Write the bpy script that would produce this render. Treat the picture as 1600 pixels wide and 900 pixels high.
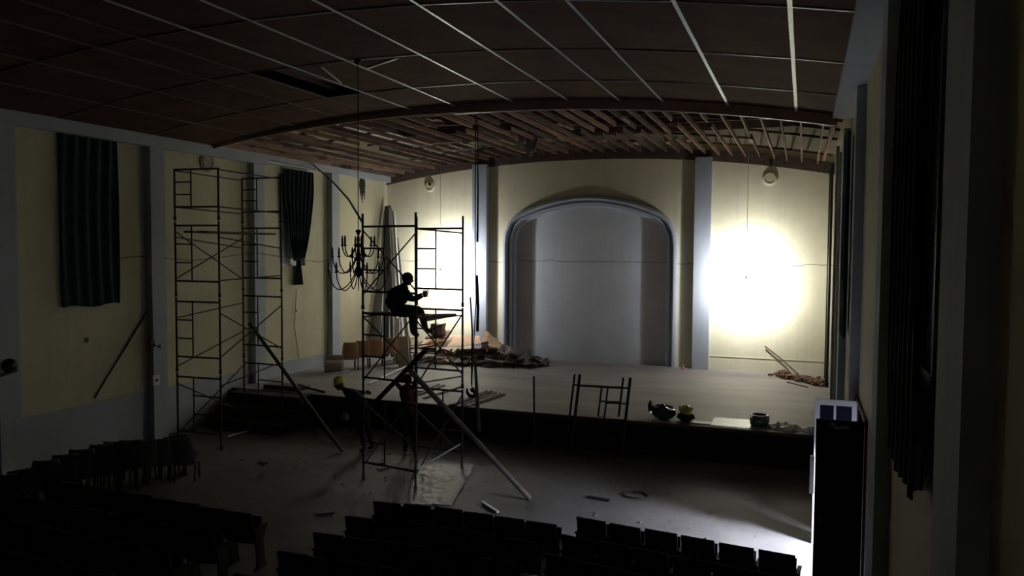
import bpy, bmesh, math, random
from mathutils import Vector, Matrix, noise
random.seed(7)
for o in list(bpy.data.objects): bpy.data.objects.remove(o)
sc = bpy.context.scene
COL = sc.collection
V = Vector
# ------------------------------------------------------------------ camera
F = 1232.0
EYE = V((0, 0, 4.72))
_yc = V((457, 58, -F)).normalized()
_x = -V((-2530-800, 450-368, -F)); _x = (_x - _yc*_x.dot(_yc)).normalized()
_z = _x.cross(_yc)
ROT = Matrix((_x, _yc, _z))                 # rows are the room axes in camera space
cam = bpy.data.objects.new('camera', bpy.data.cameras.new('camera'))
COL.objects.link(cam)
cam.matrix_world = Matrix.Translation(EYE) @ ROT.to_4x4()
cam.data.sensor_width = 36; cam.data.lens = 36*F/1600; cam.data.clip_start = 0.05
sc.camera = cam
# ------------------------------------------------------------------ world, lights, exposure
sc.view_settings.view_transform = 'Standard'; sc.view_settings.look = 'None'
sc.view_settings.gamma = 1; sc.view_settings.use_curve_mapping = False
sc.view_settings.exposure = 0.0
w = bpy.data.worlds.new('overcast_sky'); sc.world = w; w.use_nodes = True
bg = w.node_tree.nodes['Background']; bg.inputs[0].default_value = (.78, .86, 1, 1); bg.inputs[1].default_value = 1.0
BULB_W = 680.0
WALL_BOOST_W = 1450.0
BULB_COL = (.97, .99, 1.0)
def add_light(name, kind, loc, energy, color, **k):
    l = bpy.data.lights.new(name, kind); l.energy = energy; l.color = color
    for a, b in k.items(): setattr(l, a, b)
    o = bpy.data.objects.new(name, l); COL.objects.link(o); o.location = loc; return o
day = add_light('doorway_daylight', 'AREA', (1.75, 12.5, 1.9), 260, (.84, .86, 1.0), shape='RECTANGLE', size=.4, size_y=.5, spread=math.radians(90))
day.rotation_euler = (V((-1.2, .15, -1.5))).to_track_quat('-Z', 'Y').to_euler()
# ------------------------------------------------------------------ measuring: a pixel of the photo onto a known plane of the room
def at(px, py, X=None, Y=None, Z=None, D=None):
    d = ROT @ V((px-800, 450-py, -F))
    t = (X-EYE.x)/d.x if X is not None else (Y-EYE.y)/d.y if Y is not None else (Z-EYE.z)/d.z if Z is not None else D/F
    return EYE + d*t
# ------------------------------------------------------------------ materials
MATS = {}
def mat(name, col, rough=.8, metal=0, var=.15, scale=4, bump=.0, bscale=40, emit=None, spec=.4, col2=None, stretch=(1,1,1), trans=0):
    if name in MATS: return MATS[name]
    m = bpy.data.materials.new(name); m.use_nodes = True; MATS[name] = m
    n = m.node_tree.nodes; L = m.node_tree.links; b = n['Principled BSDF']
    b.inputs['Roughness'].default_value = rough; b.inputs['Metallic'].default_value = metal
    b.inputs['Specular IOR Level'].default_value = spec
    if trans: b.inputs['Transmission Weight'].default_value = trans
    tc = n.new('ShaderNodeTexCoord'); mp = n.new('ShaderNodeMapping'); mp.inputs['Scale'].default_value = stretch
    L.new(tc.outputs['Object'], mp.inputs[0])
    nz = n.new('ShaderNodeTexNoise'); nz.inputs['Scale'].default_value = scale; nz.inputs['Detail'].default_value = 5
    nz.inputs['Roughness'].default_value = .62; L.new(mp.outputs[0], nz.inputs['Vector'])
    r = n.new('ShaderNodeValToRGB'); e = r.color_ramp.elements
    c1 = tuple(max(0, c*(1-var)) for c in col); c2 = col2 or tuple(min(1, c*(1+var)) for c in col)
    e[0].position = .3; e[1].position = .7; e[0].color = (*c1, 1); e[1].color = (*c2, 1)
    L.new(nz.outputs['Fac'], r.inputs[0]); L.new(r.outputs[0], b.inputs['Base Color'])
    if bump:
        nb = n.new('ShaderNodeTexNoise'); nb.inputs['Scale'].default_value = bscale; nb.inputs['Detail'].default_value = 4
        L.new(mp.outputs[0], nb.inputs['Vector'])
        bp = n.new('ShaderNodeBump'); bp.inputs['Strength'].default_value = bump; bp.inputs['Distance'].default_value = .02
        L.new(nb.outputs['Fac'], bp.inputs['Height']); L.new(bp.outputs[0], b.inputs['Normal'])
    if emit:
        b.inputs['Emission Color'].default_value = (*emit[:3], 1); b.inputs['Emission Strength'].default_value = emit[3]
    return m
def plaster(name, col, crack_z=None):
    """painted plaster with soft blotches, faint runs and, if asked, one long horizontal crack"""
    m = mat(name, col, .85, var=.07, scale=.9, bump=.15, bscale=9, spec=.2)
    n = m.node_tree.nodes; L = m.node_tree.links; b = n['Principled BSDF']
    tc = n.new('ShaderNodeTexCoord'); mp = n.new('ShaderNodeMapping'); mp.inputs['Scale'].default_value = (7, 7, .35)
    L.new(tc.outputs['Object'], mp.inputs[0])
    nz = n.new('ShaderNodeTexNoise'); nz.inputs['Scale'].default_value = 1.0; nz.inputs['Detail'].default_value = 6
    L.new(mp.outputs[0], nz.inputs['Vector'])
    rp = n.new('ShaderNodeMapRange'); rp.inputs[1].default_value = .5; rp.inputs[2].default_value = .85; rp.inputs[3].default_value = 1; rp.inputs[4].default_value = .9
    L.new(nz.outputs['Fac'], rp.inputs[0])
    mx = n.new('ShaderNodeMix'); mx.data_type = 'RGBA'; mx.blend_type = 'MULTIPLY'; mx.inputs[0].default_value = 1
    src = b.inputs['Base Color'].links[0].from_socket
    L.new(src, mx.inputs[6]); L.new(rp.outputs[0], mx.inputs[7])
    out = mx.outputs[2]
    if crack_z:
        sp = n.new('ShaderNodeSeparateXYZ'); L.new(tc.outputs['Object'], sp.inputs[0])
        cz = n.new('ShaderNodeTexNoise'); cz.noise_dimensions = '1D'; cz.inputs['Scale'].default_value = 1.1; cz.inputs['Detail'].default_value = 6; cz.inputs['Roughness'].default_value = .7
        L.new(sp.outputs[0], cz.inputs['W'])
        a = n.new('ShaderNodeMath'); a.operation = 'MULTIPLY_ADD'; a.inputs[1].default_value = .22; a.inputs[2].default_value = crack_z-.11
        L.new(cz.outputs['Fac'], a.inputs[0])
        s = n.new('ShaderNodeMath'); s.operation = 'SUBTRACT'; L.new(sp.outputs[2], s.inputs[0]); L.new(a.outputs[0], s.inputs[1])
        ab = n.new('ShaderNodeMath'); ab.operation = 'ABSOLUTE'; L.new(s.outputs[0], ab.inputs[0])
        cr = n.new('ShaderNodeMapRange'); cr.inputs[1].default_value = .006; cr.inputs[2].default_value = .018; cr.inputs[3].default_value = .3; cr.inputs[4].default_value = 1
        L.new(ab.outputs[0], cr.inputs[0])
        m2 = n.new('ShaderNodeMix'); m2.data_type = 'RGBA'; m2.blend_type = 'MULTIPLY'; m2.inputs[0].default_value = 1
        L.new(out, m2.inputs[6]); L.new(cr.outputs[0], m2.inputs[7]); out = m2.outputs[2]
    L.new(out, b.inputs['Base Color'])
    return m
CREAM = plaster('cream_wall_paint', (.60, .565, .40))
CREAMB = plaster('cream_back_wall_lit', (.68, .635, .46), 4.27)  # same cream as the side walls, lightened to make up for weaker lamp light
BLUE = plaster('blue_grey_paint', (.43, .465, .53))
INFILL = plaster('grey_infill_paint', (.56, .58, .63), 4.30)
STEEL = mat('rusty_scaffold_steel', (.045, .036, .032), .6, .35, .4, 12)
BLACK = mat('black_enamel', (.015, .014, .014), .4, 0, .3)
PANEL = mat('brown_ceiling_board', (.085, .045, .031), .85, 0, .22, 1.6, .2, 6, spec=.08)
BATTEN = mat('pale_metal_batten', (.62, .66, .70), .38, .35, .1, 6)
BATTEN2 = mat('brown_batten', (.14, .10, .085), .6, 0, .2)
JOIST = mat('reddish_timber', (.27, .16, .125), .8, 0, .35, 5, .3, 20, stretch=(1, .15, 1))
JOIST2 = mat('weathered_timber', (.13, .085, .075), .85, 0, .4, 5, stretch=(1, .15, 1))
DARKWOOD = mat('dark_timber', (.10, .066, .05), .8, 0, .3, 5, .3, 20)
ROOF = mat('grey_roof_sheet', (.16, .15, .15), .6, .3, .3, 3)
FLOOR = mat('dusty_dark_floor', (.125, .122, .122), .6, 0, .28, .7, .25, 14, spec=.35)
STAGETOP = mat('dusty_stage_boards', (.305, .283, .29), .62, 0, .2, .8, .2, 10, stretch=(.4, 1.6, 1))
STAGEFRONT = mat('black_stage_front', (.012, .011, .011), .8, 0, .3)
CURTAIN = mat('dark_green_curtain', (.016, .042, .040), .85, 0, .3, 8, spec=.15)
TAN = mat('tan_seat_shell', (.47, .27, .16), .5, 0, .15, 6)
SEAT = mat('dark_seat_board', (.018, .015, .014), .55, 0, .3, 6)
PLY = mat('peach_plywood', (.66, .42, .28), .7, 0, .16, 5, .15, 30, stretch=(1, .3, 1))
BOARD = mat('broken_ceiling_board', (.17, .145, .125), .9, 0, .35, 5, .3, 12)
BOARDP = mat('pale_board_face', (.47, .41, .33), .85, 0, .2, 5, .2, 20)
PLANKG = mat('grey_plank', (.27, .26, .27), .7, 0, .25, 4, .2, 20, stretch=(1, 1, .2))
POLE = mat('brown_grey_pole', (.13, .11, .10), .6, 0, .3, 6)
PLANKW = mat('white_metal_plank', (.74, .76, .80), .45, .1, .1, 4)
WHITE = mat('white_paint', (.72, .73, .78), .5, 0, .08, 5)
RUBBLE = mat('brown_rubble', (.26, .16, .11), .95, 0, .35, 14, .3, 30)
CLOTH1 = mat('dark_navy_jacket', (.016, .02, .04), .9, 0, .2, 10, spec=.1)
CLOTH2 = mat('charcoal_trousers', (.03, .03, .032), .9, 0, .2, 10, spec=.1)
SKIN = mat('brown_skin', (.12, .065, .042), .6, 0, .1, 10)
REDC = mat('dark_red_shirt', (.10, .014, .018), .9, 0, .2, 10)
BLACKC = mat('black_clothing', (.012, .012, .014), .9, 0, .2, 10)
HELMET = mat('yellow_hard_hat', (.62, .66, .04), .35, 0, .08, 10)
GLASS = mat('dark_window_glass', (.012, .015, .035), .25, 0, .1, 5, spec=.35)
PLASTICB = mat('glossy_black_plastic', (.10, .10, .10), .22, .5, .3, 8, spec=.9)
PLASTICW = mat('crumpled_clear_plastic', (.85, .87, .9), .3, 0, .1, 8, spec=.7, trans=.15)
BRASS = mat('dark_bronze', (.035, .028, .022), .35, .6, .3, 10)
ROPE = mat('dark_rope', (.05, .045, .04), .9, 0, .3, 30)
# ------------------------------------------------------------------ mesh helpers
class MB:
    def __init__(s): s.v = []; s.f = []; s.mi = []; s.m = 0
    def add(s, vs, fs):
        b = len(s.v); s.v += [V(v) for v in vs]
        for f in fs: s.f.append([b+i for i in f]); s.mi.append(s.m)
        return s
    def box(s, a, b, M=None):
        a = V(a); b = V(b)
        vs = [V((x, y, z)) for z in (a.z, b.z) for y in (a.y, b.y) for x in (a.x, b.x)]
        if M: vs = [M @ v for v in vs]
        return s.add(vs, [(0,2,3,1), (4,5,7,6), (0,1,5,4), (2,6,7,3), (0,4,6,2), (1,3,7,5)])
    def beam(s, p, q, w, h, up=(0, 0, 1)):
        p = V(p); q = V(q); d = (q-p).normalized(); up = V(up)
        if abs(d.dot(up)) > .98: up = V((0, 1, 0))
        x = d.cross(up).normalized()*w/2; y = x.cross(d).normalized()*h/2
        vs = [c+sx*x+sy*y for c in (p, q) for sx, sy in ((-1,-1), (1,-1), (1,1), (-1,1))]
        return s.add(vs, [(0,1,2,3), (7,6,5,4), (0,4,5,1), (1,5,6,2), (2,6,7,3), (3,7,4,0)])
    def tube(s, pts, r, n=8, cap=True):
        pts = [V(p) for p in pts]; rr = r if isinstance(r, (list, tuple)) else [r]*len(pts)
        b = len(s.v); up = V((0, 0, 1)); prev = None
        for i, p in enumerate(pts):
            d = (pts[min(i+1, len(pts)-1)]-pts[max(i-1, 0)]).normalized()
            x = prev - d*prev.dot(d) if prev is not None else (d.cross(up) if abs(d.z) < .95 else d.cross(V((0, 1, 0))))
            if x.length < 1e-5: x = d.cross(V((1, 0, 0)))
            x.normalize(); prev = x; y = d.cross(x)
            for k in range(n):
                a = 2*math.pi*k/n; s.v.append(p+(x*math.cos(a)+y*math.sin(a))*rr[i])
        for i in range(len(pts)-1):
            for k in range(n):
                s.f.append([b+i*n+k, b+i*n+(k+1) % n, b+(i+1)*n+(k+1) % n, b+(i+1)*n+k]); s.mi.append(s.m)
        if cap:
            s.f.append([b+k for k in range(n)][::-1]); s.mi.append(s.m)
            s.f.append([b+(len(pts)-1)*n+k for k in range(n)]); s.mi.append(s.m)
        return s
    def lathe(s, prof, n=16, M=None):
        b = len(s.v)
        for r, z in prof:
            for k in range(n):
                a = 2*math.pi*k/n; v = V((r*math.cos(a), r*math.sin(a), z)); s.v.append(M @ v if M else v)
        for i in range(len(prof)-1):
            for k in range(n):
                s.f.append([b+i*n+k, b+i*n+(k+1) % n, b+(i+1)*n+(k+1) % n, b+(i+1)*n+k]); s.mi.append(s.m)
        s.f.append([b+k for k in range(n)][::-1]); s.mi.append(s.m)
        s.f.append([b+(len(prof)-1)*n+k for k in range(n)]); s.mi.append(s.m)
        return s
    def ball(s, c, r, n=12, M=None):
        c = V(c); r = V(r) if hasattr(r, '__len__') else V((r, r, r))
        b = len(s.v)
        for i in range(n+1):
            t = math.pi*i/n
            for k in range(n):
                a = 2*math.pi*k/n
                v = V((r.x*math.sin(t)*math.cos(a), r.y*math.sin(t)*math.sin(a), -r.z*math.cos(t)))
                if M: v = M @ v
                s.v.append(c+v)
        for i in range(n):
            for k in range(n):
                s.f.append([b+i*n+k, b+i*n+(k+1) % n, b+(i+1)*n+(k+1) % n, b+(i+1)*n+k]); s.mi.append(s.m)
        return s
    def sheet(s, fn, nu, nv, th):
        """fn(u,v)->point; a curved sheet of real thickness th along z of normal"""
        P = [[V(fn(i/nu, j/nv)) for i in range(nu+1)] for j in range(nv+1)]
        N = (P[0][-1]-P[0][0]).cross(P[-1][0]-P[0][0]).normalized()*th
        W = nu+1; vs = [p for r in P for p in r]; K = len(vs); vs += [p+N for p in vs]
        fs = []
        for j in range(nv):
            for i in range(nu):
                a = j*W+i; fs.append((a, a+W, a+W+1, a+1)); fs.append((K+a, K+a+1, K+a+W+1, K+a+W))
        for i in range(nu):
            fs.append((i, i+1, K+i+1, K+i)); a = nv*W+i; fs.append((a, K+a, K+a+1, a+1))
        for j in range(nv):
            a = j*W; fs.append((a, K+a, K+a+W, a+W)); a = j*W+nu; fs.append((a, a+W, K+a+W, K+a))
        return s.add(vs, fs)
    def build(s, name, m, parent=None, smooth=False, bevel=0):
        me = bpy.data.meshes.new(name)
        base = V((0, 0, 0))
        me.from_pydata([tuple(v) for v in s.v], [], s.f)
        for mm in (m if isinstance(m, (list, tuple)) else [m]): me.materials.append(mm)
        if isinstance(m, (list, tuple)): me.polygons.foreach_set('material_index', s.mi)
        bm = bmesh.new(); bm.from_mesh(me); bmesh.ops.recalc_face_normals(bm, faces=bm.faces)
        if bevel: bmesh.ops.bevel(bm, geom=bm.edges, offset=bevel, segments=1, affect='EDGES')
        bm.to_mesh(me); bm.free()
        if smooth:
            me.polygons.foreach_set('use_smooth', [True]*len(me.polygons))
            try: me.set_sharp_from_angle(angle=math.radians(50))
            except Exception: pass
        o = bpy.data.objects.new(name, me); COL.objects.link(o)
        if parent:
            o.parent = parent
            pw = world_of(parent)
            o.matrix_parent_inverse = pw.inverted()
        return o
WORLD = {}
def world_of(o): return o.matrix_basis.copy() if o.parent is None else world_of(o.parent) @ o.matrix_parent_inverse @ o.matrix_basis
def tag(o, label=None, cat=None, group=None, kind=None):
    if label: o['label'] = label
    if cat: o['category'] = cat
    if group: o['group'] = group
    if kind: o['kind'] = kind
    return o
def thing(name, label, cat, loc=(0, 0, 0), group=None):
    o = bpy.data.objects.new(name, None); COL.objects.link(o); o.location = loc; o.empty_display_size = .2
    return tag(o, label, cat, group)
def rest(o):
    """move a one-mesh thing's origin to the middle of its underside"""
    me = o.data; xs = [v.co for v in me.vertices]
    c = V((sum(v.x for v in xs)/len(xs), sum(v.y for v in xs)/len(xs), min(v.z for v in xs)))
    me.transform(Matrix.Translation(-c)); o.location = c; return o
def struct(name, mb, m, parent=None, smooth=False):
    o = mb.build(name, m, parent, smooth)
    if not parent: o['kind'] = 'structure'
    return o
def copy_tree(o, parent=None):
    c = o.copy(); COL.objects.link(c); c.parent = parent
    if parent: c.matrix_parent_inverse = o.matrix_parent_inverse.copy()
    for ch in [x for x in CH.get(o.name, [])]: copy_tree(ch, c)
    return c
CH = {}
def index_children(o):
    CH[o.name] = [x for x in COL.objects if x.parent == o]
    for x in CH[o.name]: index_children(x)
# ------------------------------------------------------------------ the room
LX, RX, BY, SF, SZ = -14.93, .86, 26.6, 17.8, .8        # left wall, right wall, back wall, stage front, stage height
RF = .72                                                # face of the right pilasters
DECK = 9.5
def prof(x): return 8.05-.72*abs((x+7.1)/7.9)**2.1      # underside of the bowed ceiling
struct('floor', MB().box((LX-.3, -3.2, -.2), (RX+.25, BY+.3, 0)), FLOOR)
struct('ground', MB().box((RX+.25, 4, -.25), (9, 20, -.05)), FLOOR)
# stage: a deck with its own dark front
st = struct('stage', MB().box((LX, SF+.04, SZ-.06), (RX, BY, SZ)), STAGETOP)
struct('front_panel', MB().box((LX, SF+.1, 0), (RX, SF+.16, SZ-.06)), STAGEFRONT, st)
struct('nosing', MB().box((LX, SF, SZ-.07), (RX, SF+.04, SZ-.004)), DARKWOOD, st)
# left wall with two windows behind the curtains
def wall_yz(name, x0, x1, y0, y1, z1, holes, m, dado=None):
    mb = MB(); ys = sorted({y0, y1, *[h[0] for h in holes], *[h[1] for h in holes]}); zs = sorted({0, z1, *[h[2] for h in holes], *[h[3] for h in holes]} | ({dado} if dado else set()))
    for i in range(len(ys)-1):
        for j in range(len(zs)-1):
            cy = (ys[i]+ys[i+1])/2; cz = (zs[j]+zs[j+1])/2
            if any(h[0] < cy < h[1] and h[2] < cz < h[3] for h in holes): continue
            mb.m = 1 if dado and cz < dado else 0
            mb.box((x0, ys[i], zs[j]), (x1, ys[i+1], zs[j+1]))
    return struct(name, mb, m)
WIN = [(12.75, 13.85, 4.0, 6.95), (19.95, 21.3, 4.15, 6.95)]
wl = wall_yz('wall_left', LX-.3, LX, -3.2, BY+.3, DECK, WIN, [CREAM, BLUE], 1.2)
for y in (-.1, 3.65, 7.4, 10.9, 14.8, 18.6, 22.55):
    struct('pilaster', MB().box((LX-.02, y, 0), (LX+.2, y+.45, 7.2)), BLUE, wl)
struct('dado_ledge', MB().box((LX-.01, -3, 1.17), (LX+.03, BY, 1.205)), BLUE, wl)
mb = MB().box((LX, -3.1, 7.12), (LX+.24, 19.2, 7.42)); mb.box((LX, 19.2, 7.2), (LX+.2, BY, 7.42))
struct('trim_1', mb, BLUE)
for i, (a, b, c, d) in enumerate(WIN):
    mb = MB()
    for p, q in (((a, c), (a+.07, d)), ((b-.07, c), (b, d)), ((a, c), (b, c+.08)), ((a, d-.07), (b, d)), ((a, (c+d)/2-.03), (b, (c+d)/2+.03)), (((a+b)/2-.03, c), ((a+b)/2+.03, d))):
        mb.box((LX-.16, p[0], p[1]), (LX-.08, q[0], q[1]))
    wo = struct('window_%d' % (i+1), mb, WHITE)
    struct('pane', MB().box((LX-.13, a, c), (LX-.115, b, d)), mat('whitewashed_glass', (.5, .54, .58), .6), wo)
    struct('backing_board', MB().box((LX-.29, a-.05, c-.05), (LX-.2, b+.05, d+.05)), DARKWOOD, wo)
# back wall with the arched opening
def arch_pts(grow=0):
    """half outline measured on the wall: centre X -7.1, jamb half width 3.05"""
    c = -7.07; R = [(3.02, SZ), (3.02, 4.9), (2.97, 5.3), (2.80, 5.64), (2.52, 5.9), (2.1, 6.1), (1.6, 6.27), (1.05, 6.40), (.5, 6.48), (0, 6.50)]
    pts = []
    for i, (x, z) in enumerate(R):
        a = V(R[max(i-1, 0)]); b = V(R[min(i+1, len(R)-1)]); t = (b-a).normalized(); nrm = V((t.y, -t.x))
        if i == 0: nrm = V((1, 0))
        if i == len(R)-1: nrm = V((0, 1))
        pts.append((x+nrm.x*grow, z+nrm.y*grow))
    return [(c+x, z) for x, z in pts] + [(c-x, z) for x, z in pts[::-1][1:]]
A = arch_pts(-.02)
TOP = DECK
mb = MB(); zt = TOP
xs = [p[0] for p in A]
b0 = []
# right of arch, left of arch, above the arch
mb.add([(A[0][0], BY, 0), (RX+.25, BY, 0), (RX+.25, BY, zt), (A[0][0], BY, zt)], [(0, 1, 2, 3)]) if False else None
def wall_quad(x0, za0, x1, za1):
    mb.add([(x0, BY, za0), (x1, BY, za1), (x1, BY, zt), (x0, BY, zt), (x0, BY+.3, za0), (x1, BY+.3, za1), (x1, BY+.3, zt), (x0, BY+.3, zt)],
           [(0, 1, 2, 3), (4, 7, 6, 5), (0, 4, 5, 1), (3, 2, 6, 7)])
wall_quad(LX-.3, 0, A[-1][0], 0); wall_quad(A[0][0], 0, RX+.25, 0)
for i in range(len(A)-1):
    if abs(A[i][0]-A[i+1][0]) > 1e-4: wall_quad(A[i+1][0], A[i+1][1], A[i][0], A[i][1])
for x, s_ in ((A[0][0], 0), (A[-1][0], 0)):
    mb.add([(x, BY, 0), (x, BY+.3, 0), (x, BY+.3, 4.9), (x, BY, 4.9)], [(0, 1, 2, 3)])
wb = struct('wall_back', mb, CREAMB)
struct('arch_infill', MB().box((A[-1][0]-.3, BY+.29, 0), (A[0][0]+.3, BY+.4, 7)), INFILL, wb)
def moulding(name, rings, m):
    """sweep a profile [(outward offset, y)] along the arch"""
    mb = MB(); loops = [arch_pts(g) for g, y in rings]; n = len(loops[0])
    vs = []
    for (g, y), lp in zip(rings, loops): vs += [V((x, y, z)) for x, z in lp]
    fs = []; K = len(rings)
    for r in range(K):
        for i in range(n-1):
            a = r*n+i; b = ((r+1) % K)*n+i; fs.append((a, a+1, b+1, b))
    fs.append([r*n for r in range(K)]); fs.append([r*n+n-1 for r in range(K)][::-1])
    mb.add(vs, fs); return struct(name, mb, m, wb, smooth=True)
moulding('outer_moulding', [(.10, BY+.02), (.10, BY-.10), (.06, BY-.15), (-.02, BY-.16), (-.07, BY-.11), (-.09, BY+.02)], BLUE)
moulding('middle_moulding', [(-.10, BY+.14), (-.10, BY-.02), (-.14, BY-.06), (-.18, BY-.06), (-.205, BY-.01), (-.205, BY+.14)], BLUE)
moulding('inner_moulding', [(-.0, BY+.30), (-.0, BY+.12), (-.25, BY+.12), (-.29, BY+.17), (-.31, BY+.30)], BLUE)
for x0, x1 in ((-11.32, -10.76), (-3.41, -2.88)):
    struct('pilaster', MB().box((x0, BY-.23, 0), (x1, BY+.05, 7.75)), BLUE, wb)
struct('dado_ledge', MB().box((-2.88, BY-.018, 1.225), (RX, BY+.01, 1.25)).box((LX, BY-.018, 1.225), (-11.32, BY+.01, 1.25)), CREAMB, wb)
# timber ledger that follows the bow of the ceiling above the back wall
mb = MB(); N = 24
for i in range(N):
    x0 = LX+(RX-LX)*i/N; x1 = LX+(RX-LX)*(i+1)/N
    vs = [V((x, y, z)) for y in (BY-.07, BY+.02) for x, z in ((x0, prof(x0)-.23), (x1, prof(x1)-.23), (x1, prof(x1)+.12), (x0, prof(x0)+.12))]
    mb.add(vs, [(0,1,2,3), (7,6,5,4), (0,4,5,1), (2,6,7,3)])
struct('trim_2', mb, DARKWOOD)
# right wall with the doorway onto the daylight, and rear wall
wr = wall_yz('wall_right', RX, RX+.25, -3.2, BY+.3, DECK, [(11.65, 13.55, .0, 2.35), (5.9, 7.4, 3.7, 6.8)], [CREAM, BLUE], 1.2)
for y, wd in ((-.4, .45), (4.26, .75), (8.7, .55), (13.62, .45), (18.1, .45), (22.4, .45)):
    struct('pilaster', MB().box((RF, y, 0), (RX+.02, y+wd, 7.3)), BLUE, wr)
struct('trim_3', MB().box((.46, -3.1, 7.32), (RX, 16.85, 7.6)), BLUE)
struct('wall_rear', MB().box((LX-.3, -3.5, 0), (RX+.25, -3.2, DECK)), CREAM)
a, b, c, d = 5.9, 7.4, 3.7, 6.8
mb = MB()
for p, q in (((a, c), (a+.07, d)), ((b-.07, c), (b, d)), ((a, c), (b, c+.08)), ((a, d-.07), (b, d)), (((a+b)/2-.03, c), ((a+b)/2+.03, d))):
    mb.box((RX+.06, p[0], p[1]), (RX+.13, q[0], q[1]))
wo = struct('window_3', mb, WHITE)
struct('pane', MB().box((RX+.09, a, c), (RX+.1, b, d)), MATS['whitewashed_glass'], wo)
struct('backing_board', MB().box((RX+.15, a-.05, c-.05), (RX+.22, b+.05, d+.05)), DARKWOOD, wo)
# ------------------------------------------------------------------ ceiling
mb = MB()                                     # roof deck, with one small gap that lets the sky through
HX, HY = -.9*1.22, 22.31*1.22
hp = at(1205, 222, Z=DECK)
for x0, x1, y0, y1 in ((LX-.3, hp.x-.06, -3.5, BY+.4), (hp.x+.06, RX+.25, -3.5, BY+.4), (hp.x-.06, hp.x+.06, -3.5, min(hp.y-.09, BY)), (hp.x-.06, hp.x+.06, min(hp.y+.09, BY+.2), BY+.4)):
    mb.box((x0, y0, DECK), (x1, y1, DECK+.1))
ceil = struct('ceiling', mb, ROOF)
CX = [LX+.02, -13.4, -12.05, -10.72, -9.8, -8.85, -7.7, -6.25, -4.95, -3.81, -2.88, -1.54, -.22, .52]
CY = [-3.1, -.2, 2.3, 4.8, 7.25, 9.7, 12.3, 14.8, 16.9]
for j in range(len(CY)-1):
    for i in range(len(CX)-1):
        if i == 4 and j == 6: continue
        x0, x1, y0, y1 = CX[i]+.012, CX[i+1]-.012, CY[j]+.012, CY[j+1]-.012
        sag = random.uniform(.0, .03); t = .014
        vs = []
        for yy, s in ((y0, 0), ((y0+y1)/2, sag), (y1, 0)):
            for xx in (x0, (x0+x1)/2, x1):
                vs.append(V((xx, yy, prof(xx)+.01-s*(.35 if xx != (x0+x1)/2 else 1)+random.uniform(-.004, .004))))
        K = 9; vs += [v+V((0, 0, t)) for v in vs]
        fs = []
        for r in range(2):
            for c_ in range(2):
                q = r*3+c_; fs += [(q, q+3, q+4, q+1), (K+q, K+q+1, K+q+4, K+q+3)]
        for q in ((0, 1), (1, 2), (2, 5), (5, 8), (8, 7), (7, 6), (6, 3), (3, 0)): fs.append((q[0], q[1], K+q[1], K+q[0]))
        MB().add(vs, fs).build('panel', PANEL, ceil)
random.seed(11)
for i, x in enumerate(CX[1:-1]):
    wdt = {12: .055, 11: .05}.get(i+1, .04)
    for j in range(len(CY)-1):
        z = prof(x)
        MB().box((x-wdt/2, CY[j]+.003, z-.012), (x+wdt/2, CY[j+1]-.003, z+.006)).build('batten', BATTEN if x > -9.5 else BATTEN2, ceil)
for j, y in enumerate(CY[1:-1]):
    for i in range(len(CX)-1):
        x0, x1 = CX[i]+.03, CX[i+1]-.03
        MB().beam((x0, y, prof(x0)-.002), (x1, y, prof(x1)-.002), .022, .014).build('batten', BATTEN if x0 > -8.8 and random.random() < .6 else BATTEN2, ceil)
MB().beam((CX[5]+.1, 13.75, prof(-8.7)-.01), (-8.35, 12.45, prof(-8.3)-.01), .04, .016).build('batten', BATTEN, ceil)
MB().beam((-7.65, 12.9, prof(-7.6)-.01), (-6.75, 12.4, prof(-6.8)-.01), .05, .016).build('batten', BATTEN, ceil)
# bowed fascia where the boarded ceiling stops
fd = lambda x: .19 if x > -6.5 else max(.07, .19-.016*(-6.5-x))
mb = MB(); lip = MB(); N = 30
for i in range(N):
    x0 = LX+.02+(.5-LX-.02)*i/N; x1 = LX+.02+(.5-LX-.02)*(i+1)/N
    vs = [V((x, y, z)) for y in (16.9, 16.96) for x, z in ((x0, prof(x0)-fd(x0)), (x1, prof(x1)-fd(x1)), (x1, prof(x1)+.05), (x0, prof(x0)+.05))]
    mb.add(vs, [(0,1,2,3), (7,6,5,4), (0,4,5,1), (2,6,7,3)])
    if x1 > -7.7: lip.beam((x0, 16.93, prof(x0)-.196), (x1, 16.93, prof(x1)-.196), .05, .012)
bh = MB()
for i in range(N):
    x0 = LX+(RX-LX)*i/N; x1 = LX+(RX-LX)*(i+1)/N
    bh.add([(x, y, z) for y in (16.84, 16.88) for x, z in ((x0, prof(x0)+.03), (x1, prof(x1)+.03), (x1, DECK), (x0, DECK))], [(0,1,2,3), (7,6,5,4)])
bh.build('attic_light_block', DARKWOOD, ceil)  # added board above the ceiling, unseen; keeps stage light out of the panel gap
for x in (-9.62, -9.32, -9.02): MB().beam((x, 12.1, prof(x)+.16), (x, 15, prof(x)+.22), .035, .1).build('joist', JOIST2, ceil)
mb.build('fascia', mat('fascia_board', (.34, .21, .165), .7), ceil); lip.build('fascia_lip', BATTEN, ceil)
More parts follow.
